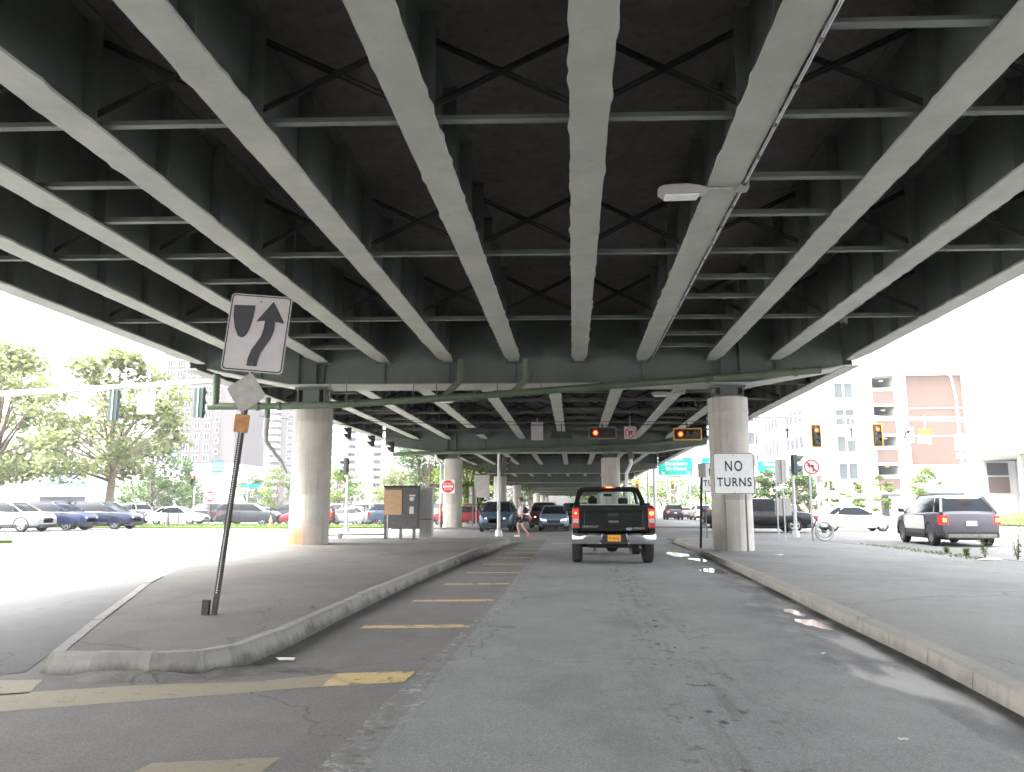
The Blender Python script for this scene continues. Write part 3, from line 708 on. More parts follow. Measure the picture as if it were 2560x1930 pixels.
# ---------------------------------------------------------------- vehicles
def wheel_obj(parent, x, y, r, wd, side, rim='rim', spokes=5):
    t = MB(); N = 28; pr = [(r * .62, -wd / 2 + .01), (r * .9, -wd / 2), (r * .985, -wd / 2 + .03), (r, -wd * .2), (r, wd * .2), (r * .985, wd / 2 - .03), (r * .9, wd / 2), (r * .62, wd / 2 - .01)]
    t.rings([[(q * math.cos(2 * math.pi * i / N), yy, q * math.sin(2 * math.pi * i / N)) for i in range(N)] for q, yy in pr], cap=False)
    o = t.build('wheel', 'rubber', parent, smooth=True); o.location = (x, y, r)
    m_ = MB(); yo = side * (wd / 2 - .035); m_.ring_y(0, 0, yo - .02, yo + .02, r * .56, r * .66, 24); m_.disc_y(0, 0, yo - .02, yo + .025, r * .14, 12)
    for k in range(spokes): a = 2 * math.pi * k / spokes + .3; m_.bar((r * .1 * math.cos(a), yo, r * .1 * math.sin(a)), (r * .6 * math.cos(a), yo, r * .6 * math.sin(a)), .03, r * .17)
    m_.build('rim', rim, o)
    k_ = MB(); k_.disc_y(0, 0, yo - side * .1 - .01, yo - side * .1 + .01, r * .63, 20); k_.build('brake_disc', 'under', o)
    return o
def body_mesh(name, st, parent, m, wheels, r, W, wd):
    mb = MB(); rr = []
    for x, zb, zt, hw in st:
        h = zt - zb; half = [(.0, zb), (.78 * hw, zb), (.95 * hw, zb + .06), (hw * .99, zb + .2 * h), (hw, zb + .5 * h), (.985 * hw, zb + .78 * h), (.94 * hw, zb + .93 * h), (.86 * hw, zt - .008), (.5 * hw, zt + .012 * h), (0, zt + .018 * h)]
        rr.append([(x, y, z) for y, z in half] + [(x, -y, z) for y, z in half[-2:0:-1]])
    mb.rings(rr); o = mb.build(name, m, parent)
    cut = MB()
    for wx in wheels: cut.disc_y(wx, r, -W, -W / 2 + wd + .06, r * 1.13, 28); cut.disc_y(wx, r, W / 2 - wd - .06, W, r * 1.13, 28)
    c = cut.build('cut', m); md = o.modifiers.new('b', 'BOOLEAN'); md.object = c; md.operation = 'DIFFERENCE'; md.solver = 'EXACT'
    dg = bpy.context.evaluated_depsgraph_get(); dg.update(); me = bpy.data.meshes.new_from_object(o.evaluated_get(dg)); o.modifiers.clear(); o.data = me
    bpy.data.objects.remove(c)
    for p in me.polygons: p.use_smooth = True
    bm = bmesh.new(); bm.from_mesh(me)
    for e in bm.edges:
        if len(e.link_faces) == 2 and e.calc_face_angle(0) > R(35): e.smooth = False
    bm.to_mesh(me); bm.free()
    return o
def rr4(x0, x1, hw, z, r=.12, n=4, crown=0):
    P = rrect(x0, x1, -hw, hw, r, n); return [(x, y, z) for x, y in P]
KIND = {
 'sedan': dict(L=4.8, W=1.84, H=1.44, r=.335, wb=(-1.36, 1.42), belt=.93, cb=(-1.75, 1.1), ct=(-1.0, .25),
   st=[(-2.40, .36, .80, .70), (-2.36, .28, .95, .80), (-2.2, .24, 1.03, .88), (-1.7, .2, 1.03, .915), (-1.2, .18, .97, .92), (0, .17, .94, .92), (1.1, .18, .95, .92), (1.6, .2, .88, .91), (2.1, .22, .77, .87), (2.32, .26, .66, .78), (2.40, .34, .55, .64)]),
 'suv': dict(L=4.75, W=1.92, H=1.72, r=.375, wb=(-1.40, 1.42), belt=1.13, cb=(-2.25, 1.38), ct=(-1.75, .35),
   st=[(-2.36, .48, .86, .78), (-2.33, .38, 1.08, .86), (-2.2, .32, 1.17, .92), (-1.7, .28, 1.18, .955), (-.6, .26, 1.15, .96), (.6, .26, 1.13, .96), (1.3, .27, 1.12, .96), (1.7, .28, 1.08, .955), (2.05, .3, 1.02, .92), (2.22, .32, .94, .88), (2.33, .36, .84, .8), (2.38, .44, .74, .7)]),
 'pickup': dict(L=5.8, W=2.0, H=1.88, r=.41, wb=(-1.75, 1.85), belt=1.2, cb=(-.95, 1.45), ct=(-.75, .75),
   st=[(-2.9, .55, 1.18, .9), (-2.86, .5, 1.27, .98), (-1, .42, 1.28, 1.0), (-.99, .42, 1.2, 1.0), (1.4, .4, 1.2, 1.0), (1.9, .42, 1.16, .98), (2.6, .45, 1.1, .95), (2.82, .48, 1.0, .9), (2.9, .55, .8, .82)]),
 'hatch': dict(L=4.3, W=1.78, H=1.5, r=.32, wb=(-1.25, 1.28), belt=.98, cb=(-1.95, 1.15), ct=(-1.5, .3),
   st=[(-2.14, .36, .8, .7), (-2.1, .28, .98, .8), (-1.9, .24, 1.03, .87), (-1, .2, 1.0, .89), (0, .19, .97, .89), (1.1, .2, .98, .89), (1.6, .22, .9, .87), (1.95, .25, .78, .8), (2.12, .3, .64, .68), (2.15, .38, .55, .6)]),
}
def car(kind, name, label, loc, rz, paint, lit='', group=None, roofm=None, cat='car', plate='plate_w', rail=False, sc=1):
    K = KIND[kind]; e = thing(name, label, cat, loc, rz, group); pm = paint; L, W, H = K['L'], K['W'], K['H']; hw = W / 2; r = K['r']
    body_mesh('body', K['st'], e, pm, K['wb'], r, W, .23)
    u = MB(); u.bb(-L * .44, L * .44, -hw * .74, hw * .74, .22, .5); u.build('underbody', 'under', e)
    b0, b1 = K['cb']; t0, t1 = K['ct']; zb = K['belt']; zt = H - .05
    c = MB(); c.rings([rr4(b0, b1, hw * .9, zb - .06, .1), rr4((b0 * .5 + t0 * .5), (b1 * .48 + t1 * .52), hw * .84, (zb + zt) / 2 + .02, .12), rr4(t0, t1, hw * .69, zt, .14)])
    c.build('glass', 'glass', e, smooth=True)
    rf = MB(); rf.rings([rr4(t0 - .06, t1 + .06, hw * .71, zt - .06, .2), rr4(t0 - .04, t1 + .03, hw * .70, zt + .0, .2), rr4(t0 + .1, t1 - .12, hw * .60, H - .014, .2), rr4(t0 + .4, t1 - .4, hw * .4, H, .1)])
    rf.build('roof', roofm or pm, e, smooth=True)
    pl = MB()
    for s in (-1, 1):
        pl.bar((b1 - .02, s * hw * .875, zb - .03), (t1 + .0, s * hw * .66, zt), .05, .07)
        pl.bar((b0 + .03, s * hw * .875, zb - .03), (t0 + .0, s * hw * .66, zt), .08, .16)
        if kind != 'pickup':
            xm = (t0 + t1) / 2 + .05; pass
            xq = t0 + .38; pl.bar((b0 + .6, s * hw * .9, zb - .02), (xq, s * hw * .70, zt), .035, .1)
    bsplit(pl, 'pillar', pm, e)
    for wx in K['wb']:
        for s in (-1, 1):
            wheel_obj(e, wx, s * (hw - .125), r, .22, s)
            if kind in ('suv', 'pickup'):
                ar = MB(); n_ = 18; yy = s * (hw - .02); k_ = 0
                for i_ in range(n_ + 1):
                    a_ = math.radians(-8 + 196 * i_ / n_); ca, sa = math.cos(a_), math.sin(a_)
                    ar.v += [(wx + r * 1.1 * ca, yy - .06, r + r * 1.1 * sa), (wx + r * 1.26 * ca, yy - .06, r + r * 1.26 * sa), (wx + r * 1.24 * ca, yy + .035 * 1, r + r * 1.24 * sa), (wx + r * 1.1 * ca, yy + .03, r + r * 1.1 * sa)] if s > 0 else [(wx + r * 1.1 * ca, yy + .06, r + r * 1.1 * sa), (wx + r * 1.26 * ca, yy + .06, r + r * 1.26 * sa), (wx + r * 1.24 * ca, yy - .035, r + r * 1.24 * sa), (wx + r * 1.1 * ca, yy - .03, r + r * 1.1 * sa)]
                for i_ in range(n_):
                    for w__ in range(4): ar.f.append((4 * i_ + w__, 4 * i_ + (w__ + 1) % 4, 4 * i_ + 4 + (w__ + 1) % 4, 4 * i_ + 4 + w__))
                ar.build('wheel_arch', 'black_trim' if kind == 'suv' else pm, e)
    if kind == 'suv':
        for s in (-1, 1): si = MB(); si.bb(K['wb'][0] + r * 1.2, K['wb'][1] - r * 1.2, s * hw * .985 - .03, s * hw * .985 + .03, .27, .43); si.build('sill', 'black_trim', e, bevel=.015)
    sF = K['st'][-3]; sR = K['st'][1]; xF = L / 2; xR = -L / 2
    zf = sF[2] - (.12 if kind != 'suv' else .14); zr_ = sR[2] - .14
    for s in (-1, 1):
        h = MB(); h.rings([[(xF - .05 + dx, s * (hw * .62 + dy), zf + dz) for dx, dy, dz in ((.0 - k, -.14, -.07), (-.12 - k, .19, -.03), (-.24 - k, .22, .07), (-.09 - k, -.1, .02))] for k in (-.1, .12)])
        ho = h.build('headlight', 'head_on' if 'h' in lit else 'head', e)
        tl = MB(); tz = .2 if kind in ('suv', 'pickup') else .13
        tl.rings([[(xR + .06 + k, s * (hw * .93 - .20), zr_ - tz), (xR + .10 + k, s * (hw * .97), zr_ - tz), (xR + .14 + k, s * hw * .955, zr_ + .09), (xR + .06 + k, s * (hw * .9 - .16), zr_ + .09)] for k in (-.05, .12)])
        to = tl.build('tail_light', 'tail_on' if 'b' in lit else 'tail', e)
        if 'b' in lit:
            k_ = MB(); k_.box((xR - .0, s * (hw * .84), zr_ - .05), (.03, .1, .12)); k_.build('bulb', 'tail_core', to)
        mi = MB(); mx = b1 - .35; mi.rings([[(mx + a * .07, s * (hw * .98 + b_), zb + .06 + c_) for a, b_, c_ in ((-q, .02, -.05), (q, .02, -.05), (q, .02, .07), (-q, .02, .07))] if q_ == 0 else [(mx + a * .06, s * (hw * 1.0 + .18), zb + .06 + c_) for a, c_ in ((-1, -.04), (1, -.04), (1, .09), (-1, .09))] for q_, q in ((0, 1), (1, 1))])
        mi.build('mirror', 'black_trim', e, bevel=.01)
        dh = MB(); 
        for dx in (-.55, .55): dh.box((dx, s * hw * .985, zb - .13), (.14, .03, .03))
        bsplit(dh, 'door_handle', 'black_trim', e)
        sm = MB()
        for dx in (-.95, .08, 1.02): sm.box((dx, s * hw * .985, zb - .33), (.012, .03, .5))
        sm.build('door_seam', 'under', e)
    gr = MB(); gr.rings([[(xF - .04 + k, y, z) for y, z in rrect(-hw * .42, hw * .42, zf - .2 - (.1 if kind == 'suv' else 0), zf - .03, .05, 3)] for k in (-.1, .045)]); gr.build('grille', 'black_trim', e)
    bp = MB(); bp.rings([[(xF - .1 + k, y * (1 if k < 0 else .86), z) for y, z in rrect(-hw * .84, hw * .84, .24, .42, .05, 3)] for k in (-.25, .02, .1)]); bp.build('front_bumper', 'black_trim', e)
    bp = MB(); bp.rings([[(xR + .1 + k, y, z) for y, z in rrect(-hw * .86, hw * .86, .3, .5, .05, 3)] for k in (-.12, .12)]); bp.build('rear_bumper', 'black_trim' if kind != 'pickup' else 'chrome', e)
    pt = MB(); pt.box((xR - .035, 0, .78 if kind != 'pickup' else .62), (.02, .32, .16)); pt.build('licence_plate', plate, e)
    if rail or kind == 'suv':
        ra = MB()
        for s in (-1, 1): ra.tube([(t0 + .15, s * hw * .66, H - .01), (t0 + .3, s * hw * .67, H + .03), (t1 - .3, s * hw * .67, H + .03), (t1 - .15, s * hw * .66, H - .01)], .014, 6)
        bsplit(ra, 'roof_rail', 'black_trim', e)
    return e
P_ = dict(silver=carpaint('silver', (.26, .275, .29)), blue=carpaint('navy', (.008, .018, .06)), blue2=carpaint('dark_blue', (.01, .017, .042)), white=carpaint('white', (.78, .78, .77)),
          red=carpaint('red', (.25, .01, .02)), grey=carpaint('grey', (.05, .055, .063)), black=carpaint('black', (.006, .006, .008)), bgrey=carpaint('blue_grey', (.045, .075, .12)),
          maroon=carpaint('maroon', (.08, .008, .01)), lblue=carpaint('pale_blue', (.2, .27, .38)), green=mat('paint_black_green', (.004, .006, .006), .4, 0, spec=.3), mauve=carpaint('police_grey', (.085, .08, .095)))
# cross traffic waiting on the left
car('suv', 'parked_car', 'silver crossover cut by the left edge of the photo, nose pointing right', (-32.25, 42.3, 0), 0, P_['silver'])
car('suv', 'parked_car', 'large dark blue sport utility vehicle behind the silver crossover at far left', (-31.35, 44.9, 0), 0, P_['blue'])
car('suv', 'parked_car', 'navy crossover half hidden by the larger dark blue vehicle, its nose furthest right', (-30.1, 47.7, 0), 0, P_['blue2'])
# lot on the left: (kind, x, y, rz, paint, label)
LOT = [('sedan', -32.0, 61, 0, 'white', 'white sedan side on in the lot behind the verge, left of the tilted post'),
 ('suv', -39.4, 66, 160, 'silver', 'silver parked car near the big tree trunk'),
 ('sedan', -27.6, 64, 200, 'grey', 'grey parked car right of the white sedan in the lot'),
 ('suv', -25.4, 59.5, 0, 'grey', 'dark grey sport utility vehicle parked behind the far DO NOT ENTER sign'),
 ('suv', -24.0, 65, 180, 'blue2', 'dark blue vehicle parked behind the grey one left of the column'),
 ('hatch', -20.6, 59.5, 180, 'red', 'bright red car parked just left of the stained column'),
 ('suv', -18.0, 67, 90, 'white', 'white vehicle parked in the back row above the red car'),
 ('suv', -13.6, 60, 10, 'bgrey', 'blue grey vehicle parked right of the stained column'),
 ('sedan', -17.6, 60, 170, 'silver', 'silver car parked directly behind the stained column'),
 ('hatch', -9.2, 61, 180, 'red', 'red car parked behind the grey roadside cabinet'),
 ('sedan', -14.0, 66.5, 90, 'white', 'white car in the back row right of the stained column'),
 ('sedan', -5.9, 64, 0, 'grey', 'dark car in the lot right of the cabinet'),
 ('sedan', -44.6, 68, 180, 'white', 'white car in the lot left of the big tree trunk'),
 ('suv', -34.5, 72, 90, 'grey', 'grey car in the back row behind the white sedan'),
 ('sedan', -30.0, 73, 90, 'silver', 'silver car in the back row right of the white sedan'),
 ('sedan', -41.5, 76, 0, 'grey', 'dim grey car deep in the lot beyond the big tree'),
 ('suv', -22.5, 74, 90, 'silver', 'silver tall car deep in the lot left of the stained column'),
 ('sedan', -10.6, 72, 90, 'silver', 'silver car deep in the lot left of the second column')]
for k_, x, y, rz, p, lb in LOT: car(k_, 'parked_car', lb, (x, y, .006), R(rz), P_[p], group='cars parked in the left lot')
# oncoming under the bridge (nose towards camera)
car('suv', 'oncoming_car', 'blue grey compact utility car with bright headlights waiting beside the signal pole', (-4.35, 45.6, 0), R(-90), P_['bgrey'], 'h')
car('hatch', 'oncoming_car', 'pale blue small car with headlights on, half behind the pickup', (-1.15, 47.6, 0), R(-90), P_['lblue'], 'h')
car('suv', 'oncoming_car', 'maroon car with headlights behind the pale blue one', (-1.95, 53.0, 0), R(-90), P_['maroon'], 'h')
car('suv', 'oncoming_car', 'black car close behind the pickup truck cab under the bridge', (.35, 57, 0), R(-90), P_['black'])
# right hand cross street
car('pickup', 'pickup_truck', 'black pickup truck crossing behind the right column with silver wheel', (10.2, 44.6, 0), 0, P_['black'], cat='pickup truck')
car('sedan', 'waiting_car', 'white sedan on the cross street left of the two tone police vehicle', (16.3, 47.2, 0), 0, P_['white'], cat='car')
pc = car('suv', 'police_car', 'grey and white police sport utility vehicle with brake lights on at right', (13.95, 30.7, 0), R(86), P_['mauve'], 'b', roofm=carpaint('white', (.78, .78, .77)), cat='police car')
pc.scale = (1.03, 1.06, 1.04)
t = MB()
for s in (-1, 1): t.add([(-.95, s * .962, .56), (1.1, s * .965, .56), (1.1, s * .962, 1.04), (.3, s * .962, 1.06), (-.95, s * .962, 1.03), ], [(0, 1, 2, 3, 4)])
t.build('door_panel', 'signwhite', pc)
t = MB(); t.box((-2.03, 0, 1.625), (.05, .42, .045)); t.build('brake_light', 'tail_core', pc)
t = MB(); t.box((-.55, 0, 1.79), (.3, 1.1, .09)); t.build('light_bar', 'winpale', pc, bevel=.02)
t = MB(); t.box((-2.36, 0, .36), (.1, 1.5, .14)); t.build('bumper', 'galvd', pc, bevel=.03)
# cars receding on the right road
FAR = [('suv', 11.6, 92, 'grey'), ('sedan', 13.3, 96, 'silver'), ('suv', 14.1, 88, 'white'), ('suv', 16.0, 90, 'maroon'), ('sedan', 16.6, 83, 'red'), ('suv', 18.2, 80, 'grey'), ('sedan', 9.6, 104, 'blue2'), ('suv', 19.6, 88, 'white'), ('suv', 15.0, 60, 'bgrey')]
FL = ['grey tall car furthest left in the receding queue right of the bridge', 'silver low car second in the receding queue', 'white tall car in the receding queue', 'maroon car in the middle of the receding queue', 'bright red car in the receding queue', 'grey tall car near the two NO TURNS signs', 'tiny dark blue car alone beyond the queue', 'white tall car at the right end of the queue', 'dark blue grey vehicle half hidden by the second NO TURNS sign']
for (k_, x, y, p), lb in zip(FAR, FL): car(k_, 'queued_car', lb, (x, y, .0), R(90), P_[p], 'b', group='cars queued on the road right of the bridge')

# ---- the black pickup ahead, seen from behind (local frame: -y is the rear, x to the right)
tk = thing('pickup_truck', 'black pickup truck with chrome bumper and lit brake lights directly ahead in the lane', 'pickup truck', (.96, 18.75, .004), R(0))
pm = P_['green']
def ringxz(y, x, zb, zt, rb=.06, rt=.1, tb=.0, n=4):       # rounded cross-section in x,z with tumblehome tb at the top
    P = rrect(-x, x, zb, zt, .09, n); return [(px * (1 - tb * max(0, (pz - zb) / (zt - zb)) ** 1.5), y, pz) for px, pz in P]
t = MB(); t.rings([ringxz(.02, .93, .62, 1.40), ringxz(.10, .99, .6, 1.43), ringxz(1.9, .995, .55, 1.43)])
# bed shell: keep it hollow from above with side walls and floor
t = MB()
for s in (-1, 1):
    t.rings([[(s * a, y, z) for a, z in ((.99 * k, .55), (1.0 * k, .8), (.995 * k, 1.15), (.975 * k, 1.36), (.955 * k, 1.40), (.86, 1.40), (.85, .62), (.86, .55))] for y, k in ((.04, .975), (.14, 1.0), (1.95, 1.0))])
bed = t.build('bed', pm, tk)
cut = MB(); 
for s in (-1, 1): cut.disc_y(0, 0, 0, 1, 1)
cutb = MB()
for s in (-1, 1): cutb.tube([(s * .7, 1.02, .42), (s * 1.2, 1.02, .42)], .47, 28)
cc = cutb.build('cut', 'under'); md = bed.modifiers.new('b', 'BOOLEAN'); md.object = cc; md.solver = 'EXACT'
dg = bpy.context.evaluated_depsgraph_get(); dg.update(); me = bpy.data.meshes.new_from_object(bed.evaluated_get(dg)); bed.modifiers.clear(); bed.data = me; bpy.data.objects.remove(cc)
t = MB(); t.bb(-.85, .85, .08, 1.9, .62, .66); t.build('bed_floor', 'under', tk)
t = MB(); t.rings([[(x, .02, z) for x, z in rrect(-.80, .80, .80, 1.38, .03)], [(x, -.0, z) for x, z in rrect(-.795, .795, .805, 1.375, .03)], [(x, .0, z) for x, z in rrect(-.7, .7, .9, 1.26, .03)], [(x, .014, z) for x, z in rrect(-.68, .68, .92, 1.24, .03)]])
t.bb(-.80, .80, .02, .07, .80, 1.385); tg = t.build('tailgate', pm, tk)
t = MB(); t.box((0, -.004, 1.18), (.26, .03, .07)); t.build('handle', 'black_trim', tg, bevel=.01)
t = MB(); t.xz([(.13, 1.02), (.1, 1.045), (-.1, 1.045), (-.13, 1.02), (-.1, .995), (.1, .995)], -.0, .013); t.build('emblem', 'galvd', tg)
t = MB(); t.xz([(.36 + .07 * math.cos(a / 12 * math.pi), .845 + .035 * math.sin(a / 12 * math.pi)) for a in range(24)], -.012, .002); t.build('badge', 'lblue' if 'lblue' in M else P_['lblue'], tg)
for tx, xx in (('CHEVROLET', -.55), ('SILVERADO', .55)):
    text(tx, .07, 'galv', tg, xx, .9 if xx < 0 else .86, -.006, 'lettering', .002)
for s in (-1, 1):
    t = MB(); t.rings([[(s * a, y, z) for a, z in ((.815, .86), (.985, .86), (.985, 1.34), (.825, 1.36), (.815, 1.3))] for y in (-.012, .12)]); tl = t.build('tail_light', 'tail', tk, bevel=.012)
    t = MB(); t.box((s * .90, -.014, 1.20), (.13, .02, .2)); t.build('lit_lens', 'tail_on', tl)
    if s > 0: t = MB(); t.disc_y(s * .90, 1.215, -.045, -.02, .052, 16); t.build('bulb', 'tail_core', tl)
    else: t = MB(); t.disc_y(s * .90, 1.22, -.045, -.02, .028, 12); t.build('bulb', 'tail_core', tl)
    t = MB(); t.box((s * .90, -.014, 1.04), (.13, .02, .1)); t.build('reverse_lens', 'signgrime', tl)
# bumper with a stepped middle
t = MB()
for s in (-1, 1):
    t.rings([[(s * x, y, z) for y, z in ((-.16 + dy, .50), (-.19 + dy, .54), (-.19 + dy, .70), (-.15 + dy, .745), (.02, .745), (.02, .5))] for x, dy in ((.31, 0), (.62, 0), (.88, .03), (.985, .12), (1.0, .2))])
bm_, bm2_ = bsplit(t, 'bumper', 'chrome', tk, smooth=True)
t = MB(); t.bb(-.31, .31, -.1, .02, .50, .72); t.bb(-.31, .31, -.17, -.1, .5, .53); t.build('step', 'black_trim', bm_)
t = MB()
for s in (-1, 1): t.box((s * .31, -.12, .62), (.03, .14, .24), ry=s * R(-14))
bsplit(t, 'bracket', 'chrome', bm_)
t = MB(); t.bb(-.155, .155, -.118, -.104, .56, .71); lp = t.build('licence_plate', 'plate_o', tk)
text('87-62HL', .07, 'signblack', lp, 0, .63, -.12, 'lettering', .001)
t = MB(); t.bb(-.6, .6, .1, 1.6, .40, .55); t.tube([(-.85, 1.02, .42), (.85, 1.02, .42)], .05, 10); t.build('chassis', 'under', tk)
t = MB(); t.rings([[(xx, 1.02 + .17 * k_ * math.cos(a), .42 + .17 * k_ * math.sin(a)) for a in [2 * math.pi * i / 16 for i in range(16)]] for xx, k_ in ((-.16, .35), (-.1, .85), (0, 1), (.1, .85), (.16, .35))]); t.build('differential', 'under', tk, smooth=True)
t = MB(); 
for s in (-1, 1): t.bb(s * .44 - .035, s * .44 + .035, .7, .76, .28, .42)
bsplit(t, 'shock_mount', 'galvd', tk)
t = MB(); t.tube([(.62, .0, .42), (.62, .9, .42)], .035, 10); t.build('exhaust', 'galvd', tk, smooth=True)
def twheel(x, y, s):
    pass
    t = MB(); N = 32; r, wd = .415, .26; pr = [(r * .62, -wd / 2 + .01), (r * .9, -wd / 2), (r * .97, -wd / 2 + .025), (r, -wd * .3), (r, wd * .3), (r * .97, wd / 2 - .025), (r * .9, wd / 2), (r * .62, wd / 2 - .01)]
    t.rings([[(yy, q * math.cos(2 * math.pi * i / N), q * math.sin(2 * math.pi * i / N)) for i in range(N)] for q, yy in pr], cap=False)
    for k in (-.07, 0, .07): t.add([], [])
    o = t.build('wheel', 'rubber', tk, smooth=True); o.location = (x, y, r)
    h = MB(); xo = s * .07; h.tube([(xo - .01, 0, 0), (xo + .02, 0, 0)], r * .64, 24); h.build('rim', 'rim', o)
    gvs = MB()
    for k in (-.06, .06):
        gvs.rings([[(k + dx, (r + .001) * math.cos(2 * math.pi * i / N), (r + .001) * math.sin(2 * math.pi * i / N)) for i in range(N)] for dx in (-.006, .006)], cap=False)
    bsplit(gvs, 'tread_groove', 'under', o)
for x, y in ((.875, 1.02), (-.875, 1.02), (.875, 4.55), (-.875, 4.55)): twheel(x, y, 1 if x > 0 else -1)
# cab
t = MB(); t.rings([ringxz(1.98, .985, .5, 1.36), ringxz(3.6, .99, .45, 1.34), ringxz(4.4, .98, .45, 1.26), ringxz(5.2, .95, .5, 1.18), ringxz(5.35, .85, .55, 1.0)])
cb = t.build('cab', pm, tk)
cc = MB()
cc.tube([(-1.3, 4.55, .42), (1.3, 4.55, .42)], .47, 28); cc = cc.build('cut', 'under'); md = cb.modifiers.new('b', 'BOOLEAN'); md.object = cc; md.solver = 'EXACT'
dg = bpy.context.evaluated_depsgraph_get(); dg.update(); me = bpy.data.meshes.new_from_object(cb.evaluated_get(dg)); cb.modifiers.clear(); cb.data = me; bpy.data.objects.remove(cc)
t = MB()
def cabring(y, hwb, hwt, z0, z1): return [(-hwb, y, z0), (-hwt, y + (.12 if y < 2.5 else -.0), z1), (hwt, y + (.12 if y < 2.5 else 0), z1), (hwb, y, z0)]
# rear wall frame around the window
oz0, oz1, iz0, iz1 = 1.34, 1.86, 1.42, 1.755
ob = [(-.955, oz0), (.955, oz0), (.89, 1.62), (.80, 1.82), (.74, 1.875), (-.74, 1.875), (-.80, 1.82), (-.89, 1.62)]
ib = [(-.80, iz0), (.80, iz0), (.785, 1.56), (.71, 1.735), (.66, 1.765), (-.66, 1.765), (-.71, 1.735), (-.785, 1.56)]
def yb(z): return 1.98 + .25 * (z - 1.34)
k = 8; vs_ = [(x, yb(z), z) for x, z in ob] + [(x, yb(z), z) for x, z in ib] + [(x, yb(z) + .06, z) for x, z in ob] + [(x, yb(z) + .06, z) for x, z in ib]
fs_ = []
for i in range(k):
    j = (i + 1) % k; fs_ += [(i, j, k + j, k + i), (2 * k + i, 2 * k + j, 3 * k + j, 3 * k + i), (k + i, k + j, 3 * k + j, 3 * k + i), (i, j, 2 * k + j, 2 * k + i)]
t.add(vs_, fs_)
cr = t.build('rear_frame', pm, tk)
t = MB(); t.add([(x * .999, yb(z) + .03, z) for x, z in ib], [tuple(range(8))]); rw = t.build('rear_window', 'pane', tk)
t = MB(); t.bar((-.78, yb(1.43) - .01, 1.43), (.78, yb(1.43) - .01, 1.43), .02, .035); t.build('window_trim', 'galv', tk)
t = MB(); t.rings([[(x, y, z) for x, z in ((-.80, 1.80), (-.76, 1.87), (-.6, 1.895), (0, 1.905), (.6, 1.895), (.76, 1.87), (.8, 1.80), (0, 1.86))] for y in (2.08, 2.3, 3.2, 3.42)]); t.build('roof', pm, tk)
t = MB()
for s in (-1, 1):
    t.bar((s * .93, 4.05, 1.28), (s * .76, 3.4, 1.85), .07, .08); t.bar((s * .95, 2.9, 1.3), (s * .8, 2.9, 1.84), .05, .09)
bsplit(t, 'pillar', pm, tk)
t = MB(); t.add([(-.93, 4.05, 1.28), (.93, 4.05, 1.28), (.76, 3.4, 1.84), (-.76, 3.4, 1.84)], [(0, 1, 2, 3)]); t.build('windscreen', 'pane', tk)
for s in (-1, 1): t = MB(); t.add([(s * .955, 2.1, 1.34), (s * .955, 4.0, 1.3), (s * .79, 3.4, 1.84), (s * .79, 2.2, 1.84)], [(0, 1, 2, 3)]); t.build('side_window', 'pane', tk)
t = MB()
for xx in (-.42, .42): t.box((xx, 3.0, 1.12), (.5, .14, .5), rx=R(-8)); 
bsplit(t, 'seat', 'under', tk, bevel=.04)
t = MB()
for xx in (-.42, .42): t.box((xx, 2.95, 1.53), (.27, .1, .17))
bsplit(t, 'headrest', 'under', tk, bevel=.04)
t = MB(); t.box((.02, 3.35, 1.70), (.24, .03, .07)); t.build('rear_view_mirror', 'black_trim', tk, bevel=.012)
t = MB(); t.box((0, 2.06, 1.885), (.40, .08, .05)); ch = t.build('brake_light', 'tail', tk, bevel=.012)
t = MB(); t.box((0, 2.01, 1.885), (.26, .03, .034)); t.build('lit_lens', 'tail_on', ch); t = MB(); t.box((0, 1.99, 1.882), (.16, .02, .022)); t.build('bulb', 'tail_core', ch)
for s in (-1, 1):
    t = MB(); t.box((s * 1.14, 3.75, 1.36), (.2, .08, .24)); mo = t.build('mirror', 'black_trim', tk, bevel=.03)
    t = MB(); t.box((s * 1.14, 3.705, 1.36), (.15, .01, .19)); t.build('mirror_glass', 'win', mo)
# a driver
dr = MB()
hd = [(0, .0, .0, .05), (0, .0, .06, .085), (0, -.01, .13, .1), (0, -.01, .2, .09), (0, 0, .26, .04)]
dr.rings([[(-.42 + x + q * math.cos(a), 3.12 + y + q * 1.15 * math.sin(a), 1.42 + z) for a in [2 * math.pi * i / 14 for i in range(14)]] for x, y, z, q in hd])
pdv = dr.build('person', 'hair', None, smooth=True); pdv.location = (.96, 18.75, 0); tag(pdv, 'driver of the black pickup, dark head seen through the rear window', 'person')

# ---------------------------------------------------------------- signs and poles
def post(parent, pts, r=.025, m='galvd', name='post', square=True):
    t = MB()
    if square: t.bar(pts[0], pts[1], r * 2, r * 2)
    else: t.tube(pts, r, 12)
    return t.build(name, m, parent, smooth=not square)
def panel(parent, w_, h_, zc, m='signwhite', border=None, rad=.03, y=0, name='panel', x=0, back='signback', bw=.012, inset=.012):
    t = MB(); t.xz(rrect(x - w_ / 2, x + w_ / 2, zc - h_ / 2, zc + h_ / 2, rad), y - .0015, y + .0015); o = t.build(name, m, parent)
    t = MB(); t.xz(rrect(x - w_ / 2 + .002, x + w_ / 2 - .002, zc - h_ / 2 + .002, zc + h_ / 2 - .002, rad), y + .0016, y + .004); t.build('back', back, o)
    if border:
        t = MB(); a = rrect(x - w_ / 2 + inset, x + w_ / 2 - inset, zc - h_ / 2 + inset, zc + h_ / 2 - inset, rad * .9); b_ = rrect(x - w_ / 2 + inset + bw, x + w_ / 2 - inset - bw, zc - h_ / 2 + inset + bw, zc + h_ / 2 - inset - bw, rad * .7)
        k = len(a); t.add([(px, y - .004, pz) for px, pz in a + b_], [(i, (i + 1) % k, (i + 1) % k + k, i + k) for i in range(k)]); t.build('border', border, o)
    return o
def poly(parent, P, m, y=-.005, name='symbol', th=.002):
    t = MB(); t.xz(P, y - th, y); return t.build(name, m, parent)
